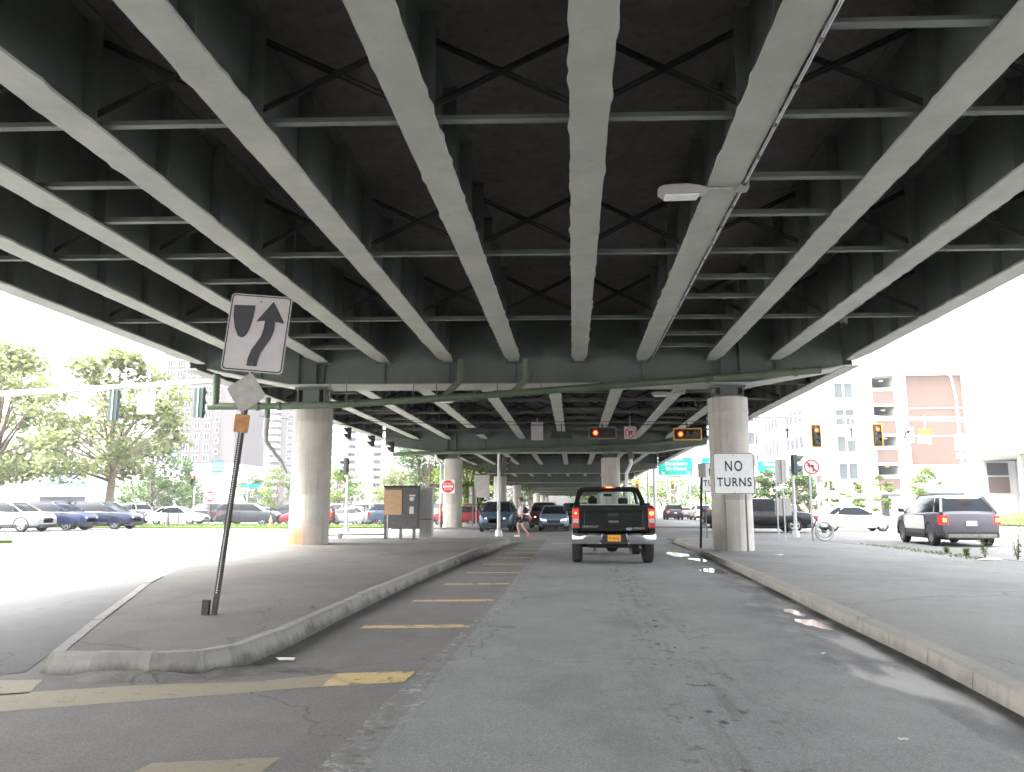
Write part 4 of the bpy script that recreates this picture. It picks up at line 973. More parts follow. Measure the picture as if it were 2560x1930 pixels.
# tilted keep-right sign
ks = thing('keep_right_sign', 'tilted keep right sign with diamond plate on a leaning perforated post', 'road sign', (-4.03, 8.62, .16), rot=(R(0), R(5.6), R(0)))
t = MB(); t.bar((0, .0, 0), (0, 0, 3.55), .05, .05); pp = t.build('post', 'postdark', ks)
t = MB()
for i in range(100): t.box((0, -.0255, .25 + i * .0265), (.014, .002, .012))
hl = t.build('punched_hole', 'signwhite', pp)
pn = panel(ks, .75, .93, 3.24, 'signgrime', 'signblack', .045, y=-.032, x=.02, bw=.014)
def kp(u, v): return (.02 - .375 + u * .75, 3.24 + .465 - v * .93)
sh = [kp(.068, .155), kp(.414, .142), kp(.405, .3), kp(.37, .46), kp(.32, .55), kp(.262, .572), kp(.2, .55), kp(.13, .45), kp(.08, .3)]
poly(pn, sh, 'signblack', -.037)
arw = [kp(.41, .925), kp(.415, .83), kp(.45, .72), kp(.52, .62), kp(.575, .54), kp(.6, .44), kp(.604, .33), kp(.464, .348), kp(.70, .076), kp(.93, .352), kp(.775, .335), kp(.775, .45), kp(.735, .56), kp(.66, .67), kp(.61, .75), kp(.585, .84), kp(.575, .925)]
poly(pn, arw, 'signblack', -.037)
t = MB()
for zz in (3.62, 2.87): t.disc_y(.02, zz, -.042, -.034, .01, 8)
bsplit(t, 'bolt', 'galvd', pn)
t = MB(); s_ = .245
def rdiam(cx, cz, s, r):
    P = rrect(-s, s, -s, s, r); q = R(45 - 6); return [(cx + x * math.cos(q) - z * math.sin(q), cz + x * math.sin(q) + z * math.cos(q)) for x, z in P]
t.xz(rdiam(-.0, 2.53, .175, .03), -.032, -.029); t.build('diamond_plate', 'signgrey', ks)
t = MB(); t.xz(rrect(-.09, .09, 2.06, 2.27, .02), -.032, -.029); t.build('orange_plate', 'brownplate', ks)
sp = thing('post_stub', 'short rusted stub of an old sign post beside the leaning post', 'post', (-4.13, 8.62, .15))
t = MB(); t.bar((0, 0, 0), (.004, 0, .175), .075, .06); t.build('stub', 'postdark', sp)
# NO TURNS pair
def noturns(loc, w_, zb, label, px, fade=False):
    e = thing('no_turns_sign', label, 'road sign', loc, 0); z0 = zb + w_ / 2 + .01
    pn = panel(e, w_, w_ * 1.02, z0, 'signwhite', 'signblack', .05, y=-.03, bw=.018, inset=.008)
    text('NO', w_ * .36, 'signblack', pn, 0, z0 + w_ * .17, -.034, spacing=1.25, bold=.006, width=w_ * .42); text('TURNS', w_ * .30, 'signblack', pn, 0, z0 - w_ * .225, -.034, spacing=1.15, bold=.006, width=w_ * .84)
    t = MB()
    for zz in (z0 + w_ * .44, z0 - .02, z0 - w_ * .47): t.disc_y(0, zz, -.05, -.034, .014, 8)
    bsplit(t, 'bolt', 'galvd', pn)
    for x in px: post(e, [(x, 0, 0), (x, 0, zb + w_ * .9)], .022, 'galvd')
    return e
noturns((4.67, 22.9, .12), 1.17, 1.62, 'near NO TURNS sign on two posts in front of the right column', (-.29, .31))
noturns((5.95, 33.0, .1), 1.17, 1.92, 'far NO TURNS sign mostly hidden behind the right column', (-.42, .3))
e = thing('parking_sign', 'small pinkish parking plate on a dark post left of the NO TURNS signs', 'road sign', (3.98, 25.0, .1), 0)
post(e, [(0, 0, 0), (.12, 0, 2.6)], .035, 'fence'); panel(e, .24, .44, 2.42, 'signgrime', None, .02, y=-.04, x=.12)
# DO NOT ENTER signs
def dne(loc, s, zc, label, post_=True):
    e = thing('do_not_enter_sign', label, 'road sign', loc, 0); pn = panel(e, s, s, zc, 'signwhite', None, .04, y=-.03)
    t = MB(); t.disc_y(0, zc, -.036, -.0316, s * .47, 36); d_ = t.build('red_disc', 'red', pn)
    t = MB(); t.bb(-s * .38, s * .38, -.039, -.0365, zc - s * .07, zc + s * .07); t.build('bar', 'signwhite', pn)
    text('DO NOT', s * .19, 'signwhite', pn, 0, zc + s * .2, -.038); text('ENTER', s * .19, 'signwhite', pn, 0, zc - s * .21, -.038)
    if post_: post(e, [(0, 0, 0), (0, 0, zc + s * .4)], .03)
    else:
        t = MB(); t.box((0, .2, zc), (.1, .45, .05)); t.build('bracket', 'galvd', e)
    return e
dne((-7.88, 48.6, 0), .85, 2.68, 'DO NOT ENTER sign fixed to the far left column under the bridge', False)
dne((-27.5, 62 - 5, .1), .9, 2.1, 'far DO NOT ENTER sign in front of the parked cars on the left')
t = MB(); 
e = thing('street_name_sign', 'small teal street name blade above the far DO NOT ENTER sign', 'road sign', (-25.9, 60, .1))
post(e, [(0, 0, 0), (0, 0, 3.3)], .03, 'pole'); panel(e, 1.5, .25, 3.0, 'signgreen', None, .02, x=.3, back='signgreen'); panel(e, 1.4, .45, 3.75, 'signwhite', None, .02, x=-1.4)
e = thing('route_sign', 'white route marker plates on a pole left of the stained column', 'road sign', (-21.9, 60, .1))
post(e, [(0, 0, 0), (0, 0, 3.9)], .04, 'pole'); panel(e, .9, .8, 3.5, 'signwhite'); panel(e, .9, .9, 2.6, 'signwhite')
e = thing('blue_sign', 'blue information sign with white lines on a pole before the white building', 'road sign', (-35.6, 75, .0))
pn = panel(e, 1.25, 1.3, 5.45, 'signblue', None, .04); post(e, [(0, 0, 0), (0, 0, 4.8)], .06, 'pole')
t = MB()
for zz in (5.75, 5.45, 5.15): t.bb(-.5, .5, -.006, -.003, zz - .05, zz + .05)
t.build('lines', 'signwhite', pn)
# no left turn
def circ_slash(pn, cz, r, y, kind):
    t = MB(); t.ring_y(0, cz, y - .003, y, r * .84, r, 36); q = math.radians(-45); hw_ = r * .075
    a = [(-.62 * r, .62 * r), (.62 * r, -.62 * r)]; t2 = [(a[0][0] + hw_, cz + a[0][1] + hw_), (a[0][0] - hw_, cz + a[0][1] - hw_), (a[1][0] - hw_, cz + a[1][1] - hw_), (a[1][0] + hw_, cz + a[1][1] + hw_)]
    t.xz(t2, y - .003, y); t.build('prohibition_ring', 'red', pn)
    s = 1 if kind == 'R' else -1
    P = [(-.3, -.62), (-.08, -.62), (-.08, .08), (.22, .08), (.22, -.1), (.58, .2), (.22, .5), (.22, .3), (-.3, .3)]
    P = [(s * x * r, cz + z * r) for x, z in P]; poly(pn, P if s > 0 else P[::-1], 'signblack', y + .001, 'arrow', .0015)
e = thing('no_left_turn_sign', 'no left turn sign on a post at the corner of the right island', 'road sign', (9.22, 31.0, .1), 0)
pn = panel(e, .68, .68, 2.83, 'signwhite', None, .05, x=.1); post(e, [(0, .03, 0), (.02, .03, 3.1)], .035, 'galv')
pnr = bpy.data.objects.new('symbol_carrier', None); bpy.data.objects.remove(pnr)
def shift(o, dx):
    for c in o.children:
        if c.name.startswith(('prohibition_ring', 'arrow')): c.location.x += dx
circ_slash(pn, 2.83, .29, -.006, 'L'); shift(pn, .1)
# sign backs on two posts
e = thing('paired_sign', 'tall and wide grey road sign backs on two posts right of the column', 'road sign', (8.06, 31.0, .1), 0)
for x in (-.14, .12): post(e, [(x, -.03, 0), (x, -.03, 3.1)], .022, 'galv')
t = MB(); t.xz(rrect(-.13, .3, 2.22, 3.14, .04), .0, .004); t.build('tall_panel', 'signback', e)
t = MB(); t.xz(rrect(-.22, .4, .95, 1.62, .04), .0, .004); t.build('wide_panel', 'signback', e)
t = MB()
for x in (-.02, .06, .2): t.bb(x - .008, x + .008, -.012, -.0005, .98, 1.6)
bsplit(t, 'rib', 'galv', e)
e = thing('distant_sign', 'small grey sign back on thin posts behind the no left turn sign', 'road sign', (18.7, 60, .0), 0)
for x in (-.3, .1, .5): post(e, [(x, 0, 0), (x, 0, 4.1)], .05, 'pole')
t = MB(); t.bb(-.4, .1, -.08, -.06, 3.2, 3.9); t.build('lower_panel', 'galvd', e); t = MB(); t.bb(.0, .6, -.1, -.085, 3.4, 4.2); t.build('upper_panel', 'signback', e)
e = thing('square_sign', 'big square grey sign back on posts left of the slim signal pole', 'road sign', (-6.8, 57.5, .1), 0)
for x in (-.4, .45): post(e, [(x, 0, 0), (x, 0, 3.7)], .04, 'galv')
t = MB(); t.bb(-.55, .6, -.08, -.07, 2.0, 3.65); t.build('panel', 'signback', e)
e = thing('narrow_sign', 'narrow pale sign back on a thin post just left of the big square one', 'road sign', (-6.8, 52.5, .1), 0)
post(e, [(.0, 0, 0), (.0, 0, 2.75)], .04, 'galvd')
for zz in (2.4, 1.8): t = MB(); t.bb(-.27, .27, .06, .07, zz - .27, zz + .27); t.build('panel', 'cab_light', e)

# highway guide signs
def guide(loc, w_, h_, z0, lines, label, x0=0, arrows=False, pole=None):
    e = thing('guide_sign', label, 'road sign', loc, 0); pn = panel(e, w_, h_, z0 + h_ / 2, 'signgreen', 'signwhite', .18, bw=.05, inset=.02, back='signback')
    for tx, s, dz, dx in lines: text(tx, s, 'signwhite', pn, dx, z0 + dz, -.02, spacing=1.05, bold=.012)
    if arrows:
        for s in (-1, 1): poly(pn, [(s * (w_ / 2 - .55) + a, z0 + .32 + b_) for a, b_ in ((-.18, .12), (-.1, .2), (.06, .04), (.12, .12), (.2, -.16), (-.08, -.1), (-.02, -.04))], 'signwhite', -.02, 'arrow')
    if pole: t = MB(); t.tube([(pole, .3, 0), (pole, .3, z0 + h_ * .8)], .2, 12); t.tube([(pole, .3, z0 + h_ * .45), (w_ / 2 - .3, .3, z0 + h_ * .45)], .09, 10); t.build('gantry', 'pole', e, smooth=True)
    return e
guide((11.8, 90, 0), 4.0, 2.15, 5.0, [('Harrison St', .3, 1.88, .1), ('Downtown', .52, 1.36, .1), ('On Center', .5, .78, .1)], 'large green Downtown On Center guide sign beyond the bridge', arrows=True, pole=-2.4)
guide((15.9, 90, 0), 2.3, .85, 6.25, [('To', .22, .62, 0), ('South', .24, .3, 0)], 'small green guide sign partly hidden left of the NO TURNS sign', pole=1.3)
guide((22.6, 90, 0), 3.2, 1.35, 5.3, [('Almond St', .46, .95, .1), ('use 3 lanes', .34, .38, .1)], 'green Almond St guide sign right of the column', pole=1.8)

# ---------------------------------------------------------------- traffic signals
def signal(name, label, loc, rz=0, horiz=False, m='sigyellow', lit=True, bp=True, group=None, n=3, house='sighouse', s=1.0, back=False, visor=.2):
    e = thing(name, label, 'traffic light', loc, rz, group); D = .33 * s; L = D * n
    def q(a, b_): return (a, b_) if horiz else (b_, a)
    def BX(t, a, b_, da, db, y0, y1):
        x, z = q(a, b_); dx, dz = q(da, db); t.bb(x - dx / 2, x + dx / 2, y0, y1, z - dz / 2, z + dz / 2)
    t = MB(); BX(t, 0, 0, L, D * .95, -.1, .1); h = t.build('housing', house, e, bevel=.02)
    if bp:
        t = MB(); W_, B = L + .32 * s, D + .24 * s; dx, dz = q(W_, B); t.xz(rrect(-dx / 2, dx / 2, -dz / 2, dz / 2, .05), -.02, -.01); t.build('backplate', 'sighouse', e)
        t = MB(); a = rrect(-dx / 2, dx / 2, -dz / 2, dz / 2, .05); k = .05 * s; b_ = rrect(-dx / 2 + k, dx / 2 - k, -dz / 2 + k, dz / 2 - k, .03); kk = len(a)
        t.add([(px, yy, pz) for yy in (-.03, -.021) for px, pz in a + b_], [(i, (i + 1) % kk, (i + 1) % kk + kk, i + kk) for i in range(kk)] + [(i, (i + 1) % kk, (i + 1) % kk + 2 * kk, i + 2 * kk) for i in range(kk)] + [(i + kk, (i + 1) % kk + kk, (i + 1) % kk + 3 * kk, i + 3 * kk) for i in range(kk)])
        t.build('border', m, e)
    for i in range(n):
        a = (i - (n - 1) / 2) * D * (1 if horiz else -1); x, z = q(a, 0)
        on = lit and i == 0
        t = MB(); t.disc_y(x, z, -.115, -.1, .125 * s, 20); ln = t.build('lens', 'lens_red' if on else 'lens_off', e)
        if on: t = MB(); t.disc_y(x, z, -.125, -.117, .082 * s, 20); t.build('bright_spot', 'lens_core', ln)
        t = MB(); N = 20; k = len(t.v)
        for j in range(N + 1):
            an = math.radians(-25 + 230 * j / N); c_, s_ = math.cos(an) * .14 * s, math.sin(an) * .14 * s; ext = visor * (.4 + .6 * max(0, math.sin(an)))
            t.v += [(x + c_, -.1, z + s_), (x + c_, -.1 - ext, z + s_), (x + c_ * 1.06, -.1 - ext, z + s_ * 1.06), (x + c_ * 1.06, -.1, z + s_ * 1.06)]
        for j in range(N):
            a0 = 4 * j; b0 = a0 + 4; 
            for w__ in range(4): t.f.append((a0 + w__, a0 + (w__ + 1) % 4, b0 + (w__ + 1) % 4, b0 + w__))
        t.build('visor', house, e)
    return e
GH = 'signals hung on the wire under the bridge'
signal('traffic_light', 'horizontal red signal with dull border above the pickup', (1.42, 36.2, 4.82), 0, True, 'sigyellow_dull')
signal('traffic_light', 'horizontal red signal with bright yellow border left of the column', (5.35, 36.2, 4.73), 0, True)
signal('traffic_light', 'unlit dark horizontal signal seen from behind in mid span', (-.5, 36.4, 4.76), R(180), True, lit=False, bp=False, m='sighouse')
signal('traffic_light', 'unlit dark horizontal signal seen from behind further left in the span', (-4.5, 36.4, 4.97), R(180), True, lit=False, bp=False)
wv = thing('span_wire', 'dark span wire carrying the hanging signals under the bridge', 'cable', (0, 36.3, 0))
t = MB(); t.tube([(-10, .2, 5.5), (-4, 0, 5.26), (1, 0, 5.2), (6, 0, 5.2), (8.3, .1, 5.5)], .02, 6); t.tube([(-10, .2, 5.6), (-4, 0, 5.42), (1, 0, 5.36), (6, 0, 5.34), (8.3, .1, 5.6)], .012, 6); t.build('cable', 'sighouse', wv)
for x, z in ((1.42, 5.0), (5.35, 4.92), (-.5, 4.95), (-4.5, 5.1)):
    t = MB(); t.box((x, 0, (z + 5.25) / 2), (.05, .05, 5.28 - z + .05)); t.build('hanger', 'sighouse', wv)
e = thing('no_right_turn_sign', 'white no right turn sign hanging between the two red signals', 'road sign', (2.71, 36.2, 0))
pn = panel(e, .56, .58, 4.82, 'signgrime', None, .03); circ_slash(pn, 4.82, .25, -.006, 'R'); post(e, [(0, .03, 4.8), (0, .03, 5.65)], .02, 'galv')
e = thing('hanging_sign', 'pale back of a sign hanging under the bridge left of the signals', 'road sign', (-1.66, 36.4, 0))
t = MB(); t.bb(-.28, .28, 0, .01, 4.52, 5.38); t.build('panel', 'cab_light', e); post(e, [(0, -.03, 4.52), (0, -.03, 5.6)], .02, 'galv')
# pole with a side-on signal under the bridge
def sigpole(loc, h, label, heads, r=.085, m='pole'):
    e = thing('signal_pole', label, 'signal pole', loc); t = MB(); t.tube([(0, 0, 0), (0, 0, h)], [r, r * .8], 14); t.build('pole', m, e, smooth=True)
    t = MB(); t.tube([(0, 0, 0), (0, 0, .28), (0, 0, .3)], [r * 2.2, r * 1.9, r], 10); t.build('base', m, e); 
    t = MB(); t.box((0, -r, 1.35), (.16, .12, .26)); t.build('push_button', m, e)
    return e
sigpole((-3.52, 36.8, .02), 3.9, 'slim grey signal pole on the island tip by the crossing walker', 1)
signal('traffic_light', 'dark signal head side on at the top of the slim grey pole', (-3.22, 36.75, 3.42), R(80), bp=False, lit=False, n=2, s=1.0, house='sighouse')
sigpole((-12.62, 42.6, .0), 3.3, 'white signal pole right of the stained column across the side road', 1)
signal('traffic_light', 'dark signal head facing left on the white pole right of the stained column', (-12.72, 42.6, 3.65), R(-90), bp=False, lit=False, n=2, s=1.45, visor=.5)
sigpole((10.35, 37.4, .0), 2.9, 'pale signal pole with orange foot right of the black pickup', 1)
signal('traffic_light', 'green grey signal head facing right on the pale pole', (10.45, 37.4, 3.35), R(90), bp=False, lit=False, n=2, s=1.45, house='siggreen', visor=.42)
ds = thing('signal_pole', 'distant signal pole with red light and white post beyond the leaning sign', 'signal pole', (-33.3, 66, 0)); t = MB(); t.tube([(0, 0, 0), (0, 0, 3.2)], .08, 8); t.build('pole', 'pole', ds)
signal('traffic_light', 'tiny red signal beside the blue sign', (-33.4, 65.8, 3.7), 0, bp=False, s=.9)
# three signals hanging at the left edge of the second span
for i, (x, z) in enumerate(((-11.85, 5.28), (-11.05, 5.0), (-10.35, 4.8))):
    sgn = signal('traffic_light', ('leftmost', 'middle', 'rightmost')[i] + ' of three dark signals hanging beside the stained column top', (x - .1 * i, 40 + 2.2 * i, z - .02 + .05 * i), R(-60), bp=False, lit=False, n=2, s=.95, group='three dark signals beside the left column')
e = thing('span_wire', 'dark wire holding the three dark signals at left', 'cable', (0, 0, 0)); t = MB(); t.tube([(-16, 38, 6.0), (-12, 40, 5.72), (-11, 43, 5.5), (-9, 47, 5.4)], .018, 6); t.build('cable', 'sighouse', e)
# mast arm left
ml = thing('mast_arm', 'long pale signal mast arm crossing the left sky', 'signal mast', (0, 27, 0))
t = MB(); t.tube([(-30, -1, 5.2), (-21.2, 0, 5.58), (-13.0, .3, 6.02)], [.14, .12, .09], 10); t.tube([(-30, -1, 0), (-30, -1, 5.3)], .16, 12); t.build('arm', 'pole', ml, smooth=True)
for x, z0, lb in ((-17.05, 5.14, 'left'), (-13.75, 5.22, 'right')):
    s_ = signal('traffic_light', 'back of the %s dark green signal hanging from the left mast arm' % lb, (x, 27.2, z0 - .02), R(180), bp=False, lit=False, house='siggreen', s=1.15, group='two green signals on the left mast arm')
    t = MB(); t.bar((-.0, .12, -.56), (0, .12, .62), .05, .03); t.build('bracket', 'galv', s_)
e = thing('hanging_sign', 'white sign back between the two green signals on the left mast arm', 'road sign', (-15.75, 27.1, 0))
t = MB(); t.bb(-.33, .33, 0, .01, 4.78, 5.62); t.build('panel', 'signwhite', e); post(e, [(0, -.03, 4.8), (0, -.03, 5.85)], .02, 'pole')
# mast arm right
mr = thing('mast_arm', 'long white signal mast arm crossing in front of the parking garage', 'signal mast', (0, 38, 0))
t = MB(); t.tube([(8.9, 0, 5.72), (14, 0, 5.64), (24.5, 0, 5.3)], [.05, .085, .15], 10); t.tube([(24.5, 0, 0), (24.5, 0, 5.6)], .18, 12); t.build('arm', 'stucco', mr, smooth=True)
signal('traffic_light', 'left yellow bordered red signal on the white mast arm', (11.7, 37.9, 4.76), s=.86, group='two red signals on the right mast arm')
signal('traffic_light', 'right yellow bordered red signal on the white mast arm', (14.55, 37.9, 4.78), s=.86, group='two red signals on the right mast arm')
t = MB()
for x in (11.7, 14.55, 10.37, 13.37, 15.85): t.box((x, .0, 5.42), (.05, .05, .4))
bsplit(t, 'hanger', 'pole', mr)
for x, lb in ((10.37, 'left'), (13.37, 'right')):
    e = thing('lane_sign', '%s white straight ahead arrow sign on the mast arm' % lb, 'road sign', (x, 37.95, 0)); pn = panel(e, .62, .74, 4.92, 'signwhite', None, .03)
    poly(pn, [(-.035, 4.66), (.035, 4.66), (.035, 5.02), (.11, 5.0), (0, 5.2), (-.11, 5.0), (-.035, 5.02)], 'signblack', -.004, 'arrow')
e = thing('lane_sign', 'white right turn arrow sign on the mast arm before the brick wall', 'road sign', (15.95, 37.95, 0)); pn = panel(e, .62, .74, 4.78, 'signwhite', None, .03)
poly(pn, [(-.16, 4.6), (-.08, 4.6), (-.07, 4.78), (.0, 4.88), (.03, 4.8), (.2, 5.0), (-.02, 5.02), (-.03, 4.95), (-.13, 4.85), (-.16, 4.72)], 'signblack', -.004, 'arrow')
e = thing('crooked_sign', 'crooked white and yellow sign dangling from the mast arm', 'road sign', (16.75, 37.95, 4.7), rot=(0, R(6), 0)); pn = panel(e, .6, .66, 0, 'signwhite', None, .02)
t = MB(); t.bb(-.3, .3, -.005, -.002, .1, .33); t.build('yellow_band', 'signyellow', pn); post(e, [(0, .02, .3), (-.02, .02, 1.0)], .018, 'pole')
# street lights
def streetlight(loc, h, label, reach=-2.6, r=.13):
    e = thing('street_light', label, 'street light', loc); s = 1 if reach > 0 else -1; a = abs(reach)
    t = MB(); t.tube([(0, 0, 0), (0, 0, h * .78), (s * a * .1, 0, h * .9), (s * a * .35, 0, h * .975), (s * a * .75, 0, h), (s * a, 0, h)], [r, r * .75, r * .6, r * .5, r * .42, r * .4], 12); t.build('pole', 'pole', e, smooth=True)
    t = MB(); t.box((s * (a + .35), 0, h - .03), (.8, .3, .14)); t.build('lamp_head', 'cab_light', e, bevel=.04); return e
sl_ = streetlight((29.0, 60, .2), 12.1, 'tall curved street light in front of the brick garage', -2.2, .11)
t = MB(); t.bb(-.35, .35, -.35, .1, 5.4, 6.6); t.bb(-.3, .2, -.35, .1, 4.8, 5.2); t.build('control_box', 'signwhite', sl_, bevel=.03)
streetlight((9.3, 97, 0), 7.2, 'pale street pole beyond the bridge left of the Downtown sign', -.3, .17)
for i, (x, y) in enumerate(((17.2, 140), (19.6, 132), (22.4, 128), (26.0, 124))):
    streetlight((x, y, 0), 6.5 + .3 * i, ('first', 'second', 'third', 'fourth')[i] + ' thin white pole from the left in the far queue background', -.4, .12)
for i, (x, y) in enumerate(((12.3, 150), (19.0, 150), (24.0, 146))):
    signal('traffic_light', ('left', 'middle', 'right')[i] + ' tiny orange signal far beyond the queue', (x, y, 5.6), 0, s=1.3, group='far signals beyond the queue')
e = thing('mast_arm', 'far white mast arm above the queued cars', 'signal mast', (0, 150.2, 0)); t = MB(); t.tube([(9, 0, 7.0), (31, 0, 6.8)], .12, 8); t.tube([(31, 0, 0), (31, 0, 7.0)], .2, 8); t.build('arm', 'pole', e)

# ---------------------------------------------------------------- roadside cabinet and small things
cab = thing('utility_cabinet', 'dark grey steel cabinet on legs with plywood patch and round sticker', 'cabinet', (-6.4, 28.7, .17), R(0))
t = MB(); t.bb(-.62, .64, -.2, .25, .42, 1.93); t.build('box', 'cab_grey', cab, bevel=.01)
t = MB(); t.bb(-.64, .66, -.24, .28, 1.93, 2.0); t.build('lid', 'black_trim', cab)
t = MB(); t.bb(-.60, .05, -.225, -.202, .92, 1.84); t.build('plywood_panel', 'plywood', cab)
t = MB(); t.xz([(.42 + .09 * math.cos(a / 12 * math.pi), 1.5 + .075 * math.sin(a / 12 * math.pi)) for a in range(24)], -.206, -.202); t.bb(.34, .5, -.206, -.202, .96, 1.22); t.bb(.33, .55, -.206, -.202, 1.6, 1.66); bsplit(t, 'sticker', 'signgrime', cab)
for x in (-.58, -.52, .0, .5): t = MB(); t.bb(x - .045, x + .045, -.12, .0, 0, .42); t.build('leg', 'galvd', cab)
t = MB(); t.bb(-.5, -.46, -.21, -.19, .1, .92); t.build('conduit', 'galv', cab)
cb2 = thing('utility_cabinet', 'pale grey narrow cabinet standing behind the dark one', 'cabinet', (-5.5, 29.4, .15))
t = MB(); t.bb(-.32, .16, -.2, .2, .08, 1.98); t.build('box', 'cab_light', cb2, bevel=.02); t = MB(); t.bb(-.32, .16, -.21, .21, .75, .79); t.build('seam', 'galvd', cb2)
t = MB(); t.bb(-.75, .2, -.3, .3, -.02, .08); t.build('base', 'conc', cb2)
gr_ = thing('guard_rail', 'low dark pipe rail on the ground left of the cabinet', 'rail', (-9.3, 29.2, .2))
t = MB(); t.tube([(-2.0, -.5, .1), (2.2, 0, .16)], .03, 8); t.build('pipe', 'galvd', gr_)
for x in (-1.3, -.2, .5): t = MB(); t.box((x, -.25 + .1 * x, .1), (.14, .12, .2)); bsplit(t, 'clamp', 'galvd', gr_)
# chain link fence on the left
fe = thing('chain_link_fence', 'black chain link fence along the parking lot verge', 'fence', (0, 57.2, .1))
x = -30.0
while x < -6: t = MB(); t.tube([(x, 0, 0), (x, 0, 1.5)], .035, 6); t.build('post', 'fence', fe); x += 2.4
t = MB(); t.tube([(-30, 0, 1.5), (-6, 0, 1.5)], .025, 6); t.build('top_rail', 'fence', fe)
t = MB(); t.add([(-30, 0, .03), (-6, 0, .03), (-6, 0, 1.48), (-30, 0, 1.48)], [(0, 1, 2, 3)]); t.build('mesh', 'lattice', fe)
cn_ = thing('traffic_cone', 'small orange and white cone on the verge left of the stained column', 'cone', (-20.4, 51.3, .1))
t = MB(); t.tube([(0, 0, .03), (0, 0, .75)], [.15, .03], 14); t.build('cone', 'orange', cn_, smooth=True); t = MB(); t.tube([(0, 0, .35), (0, 0, .5)], [.112, .083], 14); t.build('band', 'signwhite', cn_); t = MB(); t.bb(-.2, .2, -.2, .2, 0, .035); t.build('base', 'orange', cn_)
bl = thing('bollard', 'short grey bollard on the verge near the navy crossover', 'bollard', (-27.3, 50.6, .1)); t = MB(); t.tube([(0, 0, 0), (0, 0, .85), (0, 0, .9)], [.13, .13, .09], 12); t.build('post', 'galvd', bl, smooth=True)
# bike wheel and front fork at the sign post
wl = thing('bicycle_wheel', 'lone grey bicycle wheel and bent fork locked to the no left turn post', 'bicycle wheel', (9.52, 30.6, .1), R(8))
t = MB(); N = 40
def torus(t, cx, cz, Rr, r, n=40, m_=8, y=0):
    k = len(t.v)
    for i in range(n):
        a = 2 * math.pi * i / n
        for j in range(m_): b_ = 2 * math.pi * j / m_; q = Rr + r * math.cos(b_); t.v.append((cx + q * math.cos(a), y + r * math.sin(b_), cz + q * math.sin(a)))
    for i in range(n):
        for j in range(m_): t.f.append((k + i * m_ + j, k + i * m_ + (j + 1) % m_, k + ((i + 1) % n) * m_ + (j + 1) % m_, k + ((i + 1) % n) * m_ + j))
torus(t, 0, .38, .335, .05); w1 = t.build('wheel', 'galv', wl, smooth=True)
t = MB(); torus(t, 0, .36, .25, .012); t.disc_y(0, .36, -.03, .03, .04, 10)
for i in range(18): a = 2 * math.pi * i / 18; t.tube([(0, 0, .36), (.25 * math.cos(a), 0, .36 + .25 * math.sin(a))], .003, 4)
t.build('rim', 'galvd', w1)
t = MB(); t.tube([(0, .05, .36), (-.22, .08, .8), (-.3, .2, .95)], .02, 8); t.tube([(-.22, .1, .8), (-.32, .3, .4)], .022, 8); t.box((-.02, -.04, .33), (.1, .14, .05)); t.build('frame', 'black_trim', wl, smooth=True)
# litter
def litter(x, y, z, s, seed, label):
    rn = random.Random(seed); t = MB(); P = [(x + s * rn.uniform(.5, 1) * math.cos(a), y + s * .5 * rn.uniform(.5, 1) * math.sin(a), z + rn.uniform(.004, .03)) for a in [i * 2 * math.pi / 9 for i in range(9)]]
    t.add(P + [(x, y, z + .05 * s / .1 * .4)], [(i, (i + 1) % 9, 9) for i in range(9)]); o = t.build('litter', 'litter'); tag(o, label, 'litter')
litter(-2.55, 6.95, .01, .13, 1, 'white crumpled litter at the foot of the near island kerb')
litter(-9.4, 17.0, .01, .2, 2, 'white litter flattened beside the far side of the left island')
litter(-5.0, 27.2, .18, .12, 3, 'white scrap on the island right of the cabinet'); litter(-4.5, 25.2, .17, .1, 4, 'tiny white scrap on the island near the kerb bend')
litter(5.4, 21.2, .11, .14, 5, 'white scrap below the NO TURNS sign'); litter(9.9, 19.6, .11, .35, 6, 'white rubbish pile beside the weeds at right'); litter(10.2, 19.9, .11, .25, 7, 'white rubbish nearest the right edge')
litter(2.3, 7.6, .008, .05, 8, 'white speck on the wet lane'); litter(1.9, 4.9, .008, .04, 9, 'white speck low in the lane')
st_ = MB(); st_.add([(-3.1 + .05 * math.cos(a), 9.2 + .04 * math.sin(a), .18) for a in [i * 1.05 for i in range(6)]] + [(-3.1, 9.2, .21)], [(i, (i + 1) % 6, 6) for i in range(6)]); tag(st_.build('clod', 'median'), 'small clod of dirt on the left island right of the leaning post', 'dirt')
# weeds
def weed(x, y, z, h, n, label, seed, m='weed'):
    rn = random.Random(seed); e = thing('weed', label, 'weed', (x, y, z)); t = MB(); l_ = MB()
    for i in range(n):
        a = rn.uniform(0, 6.28); ln = rn.uniform(.2, .7) * h; dx, dy = math.cos(a) * ln * .5, math.sin(a) * ln * .5; hh = h * rn.uniform(.5, 1)
        t.tube([(0, 0, 0), (dx * .4, dy * .4, hh * .55), (dx, dy, hh)], [.006, .004, .002], 4)
        for j in range(14):
            f = rn.uniform(.1, 1); px, py, pz = dx * f, dy * f, hh * f; b_ = rn.uniform(0, 6.28); s = rn.uniform(.02, .06)
            l_.add([(px, py, pz), (px + s * math.cos(b_), py + s * math.sin(b_), pz + s * .4), (px + s * 1.6 * math.cos(b_ + .4), py + s * 1.6 * math.sin(b_ + .4), pz + s * .1)], [(0, 1, 2)])
    t.build('stem', m, e); l_.build('leaf', m, e); return e
weed(10.55, 19.6, .1, .95, 16, 'tall straggly weed at the right edge of the photo', 1); weed(10.7, 18.9, .1, .45, 22, 'low bushy weed below the tall one at right', 2, 'grass'); weed(10.3, 20.6, .1, .7, 10, 'thin weed left of the tall one', 3)
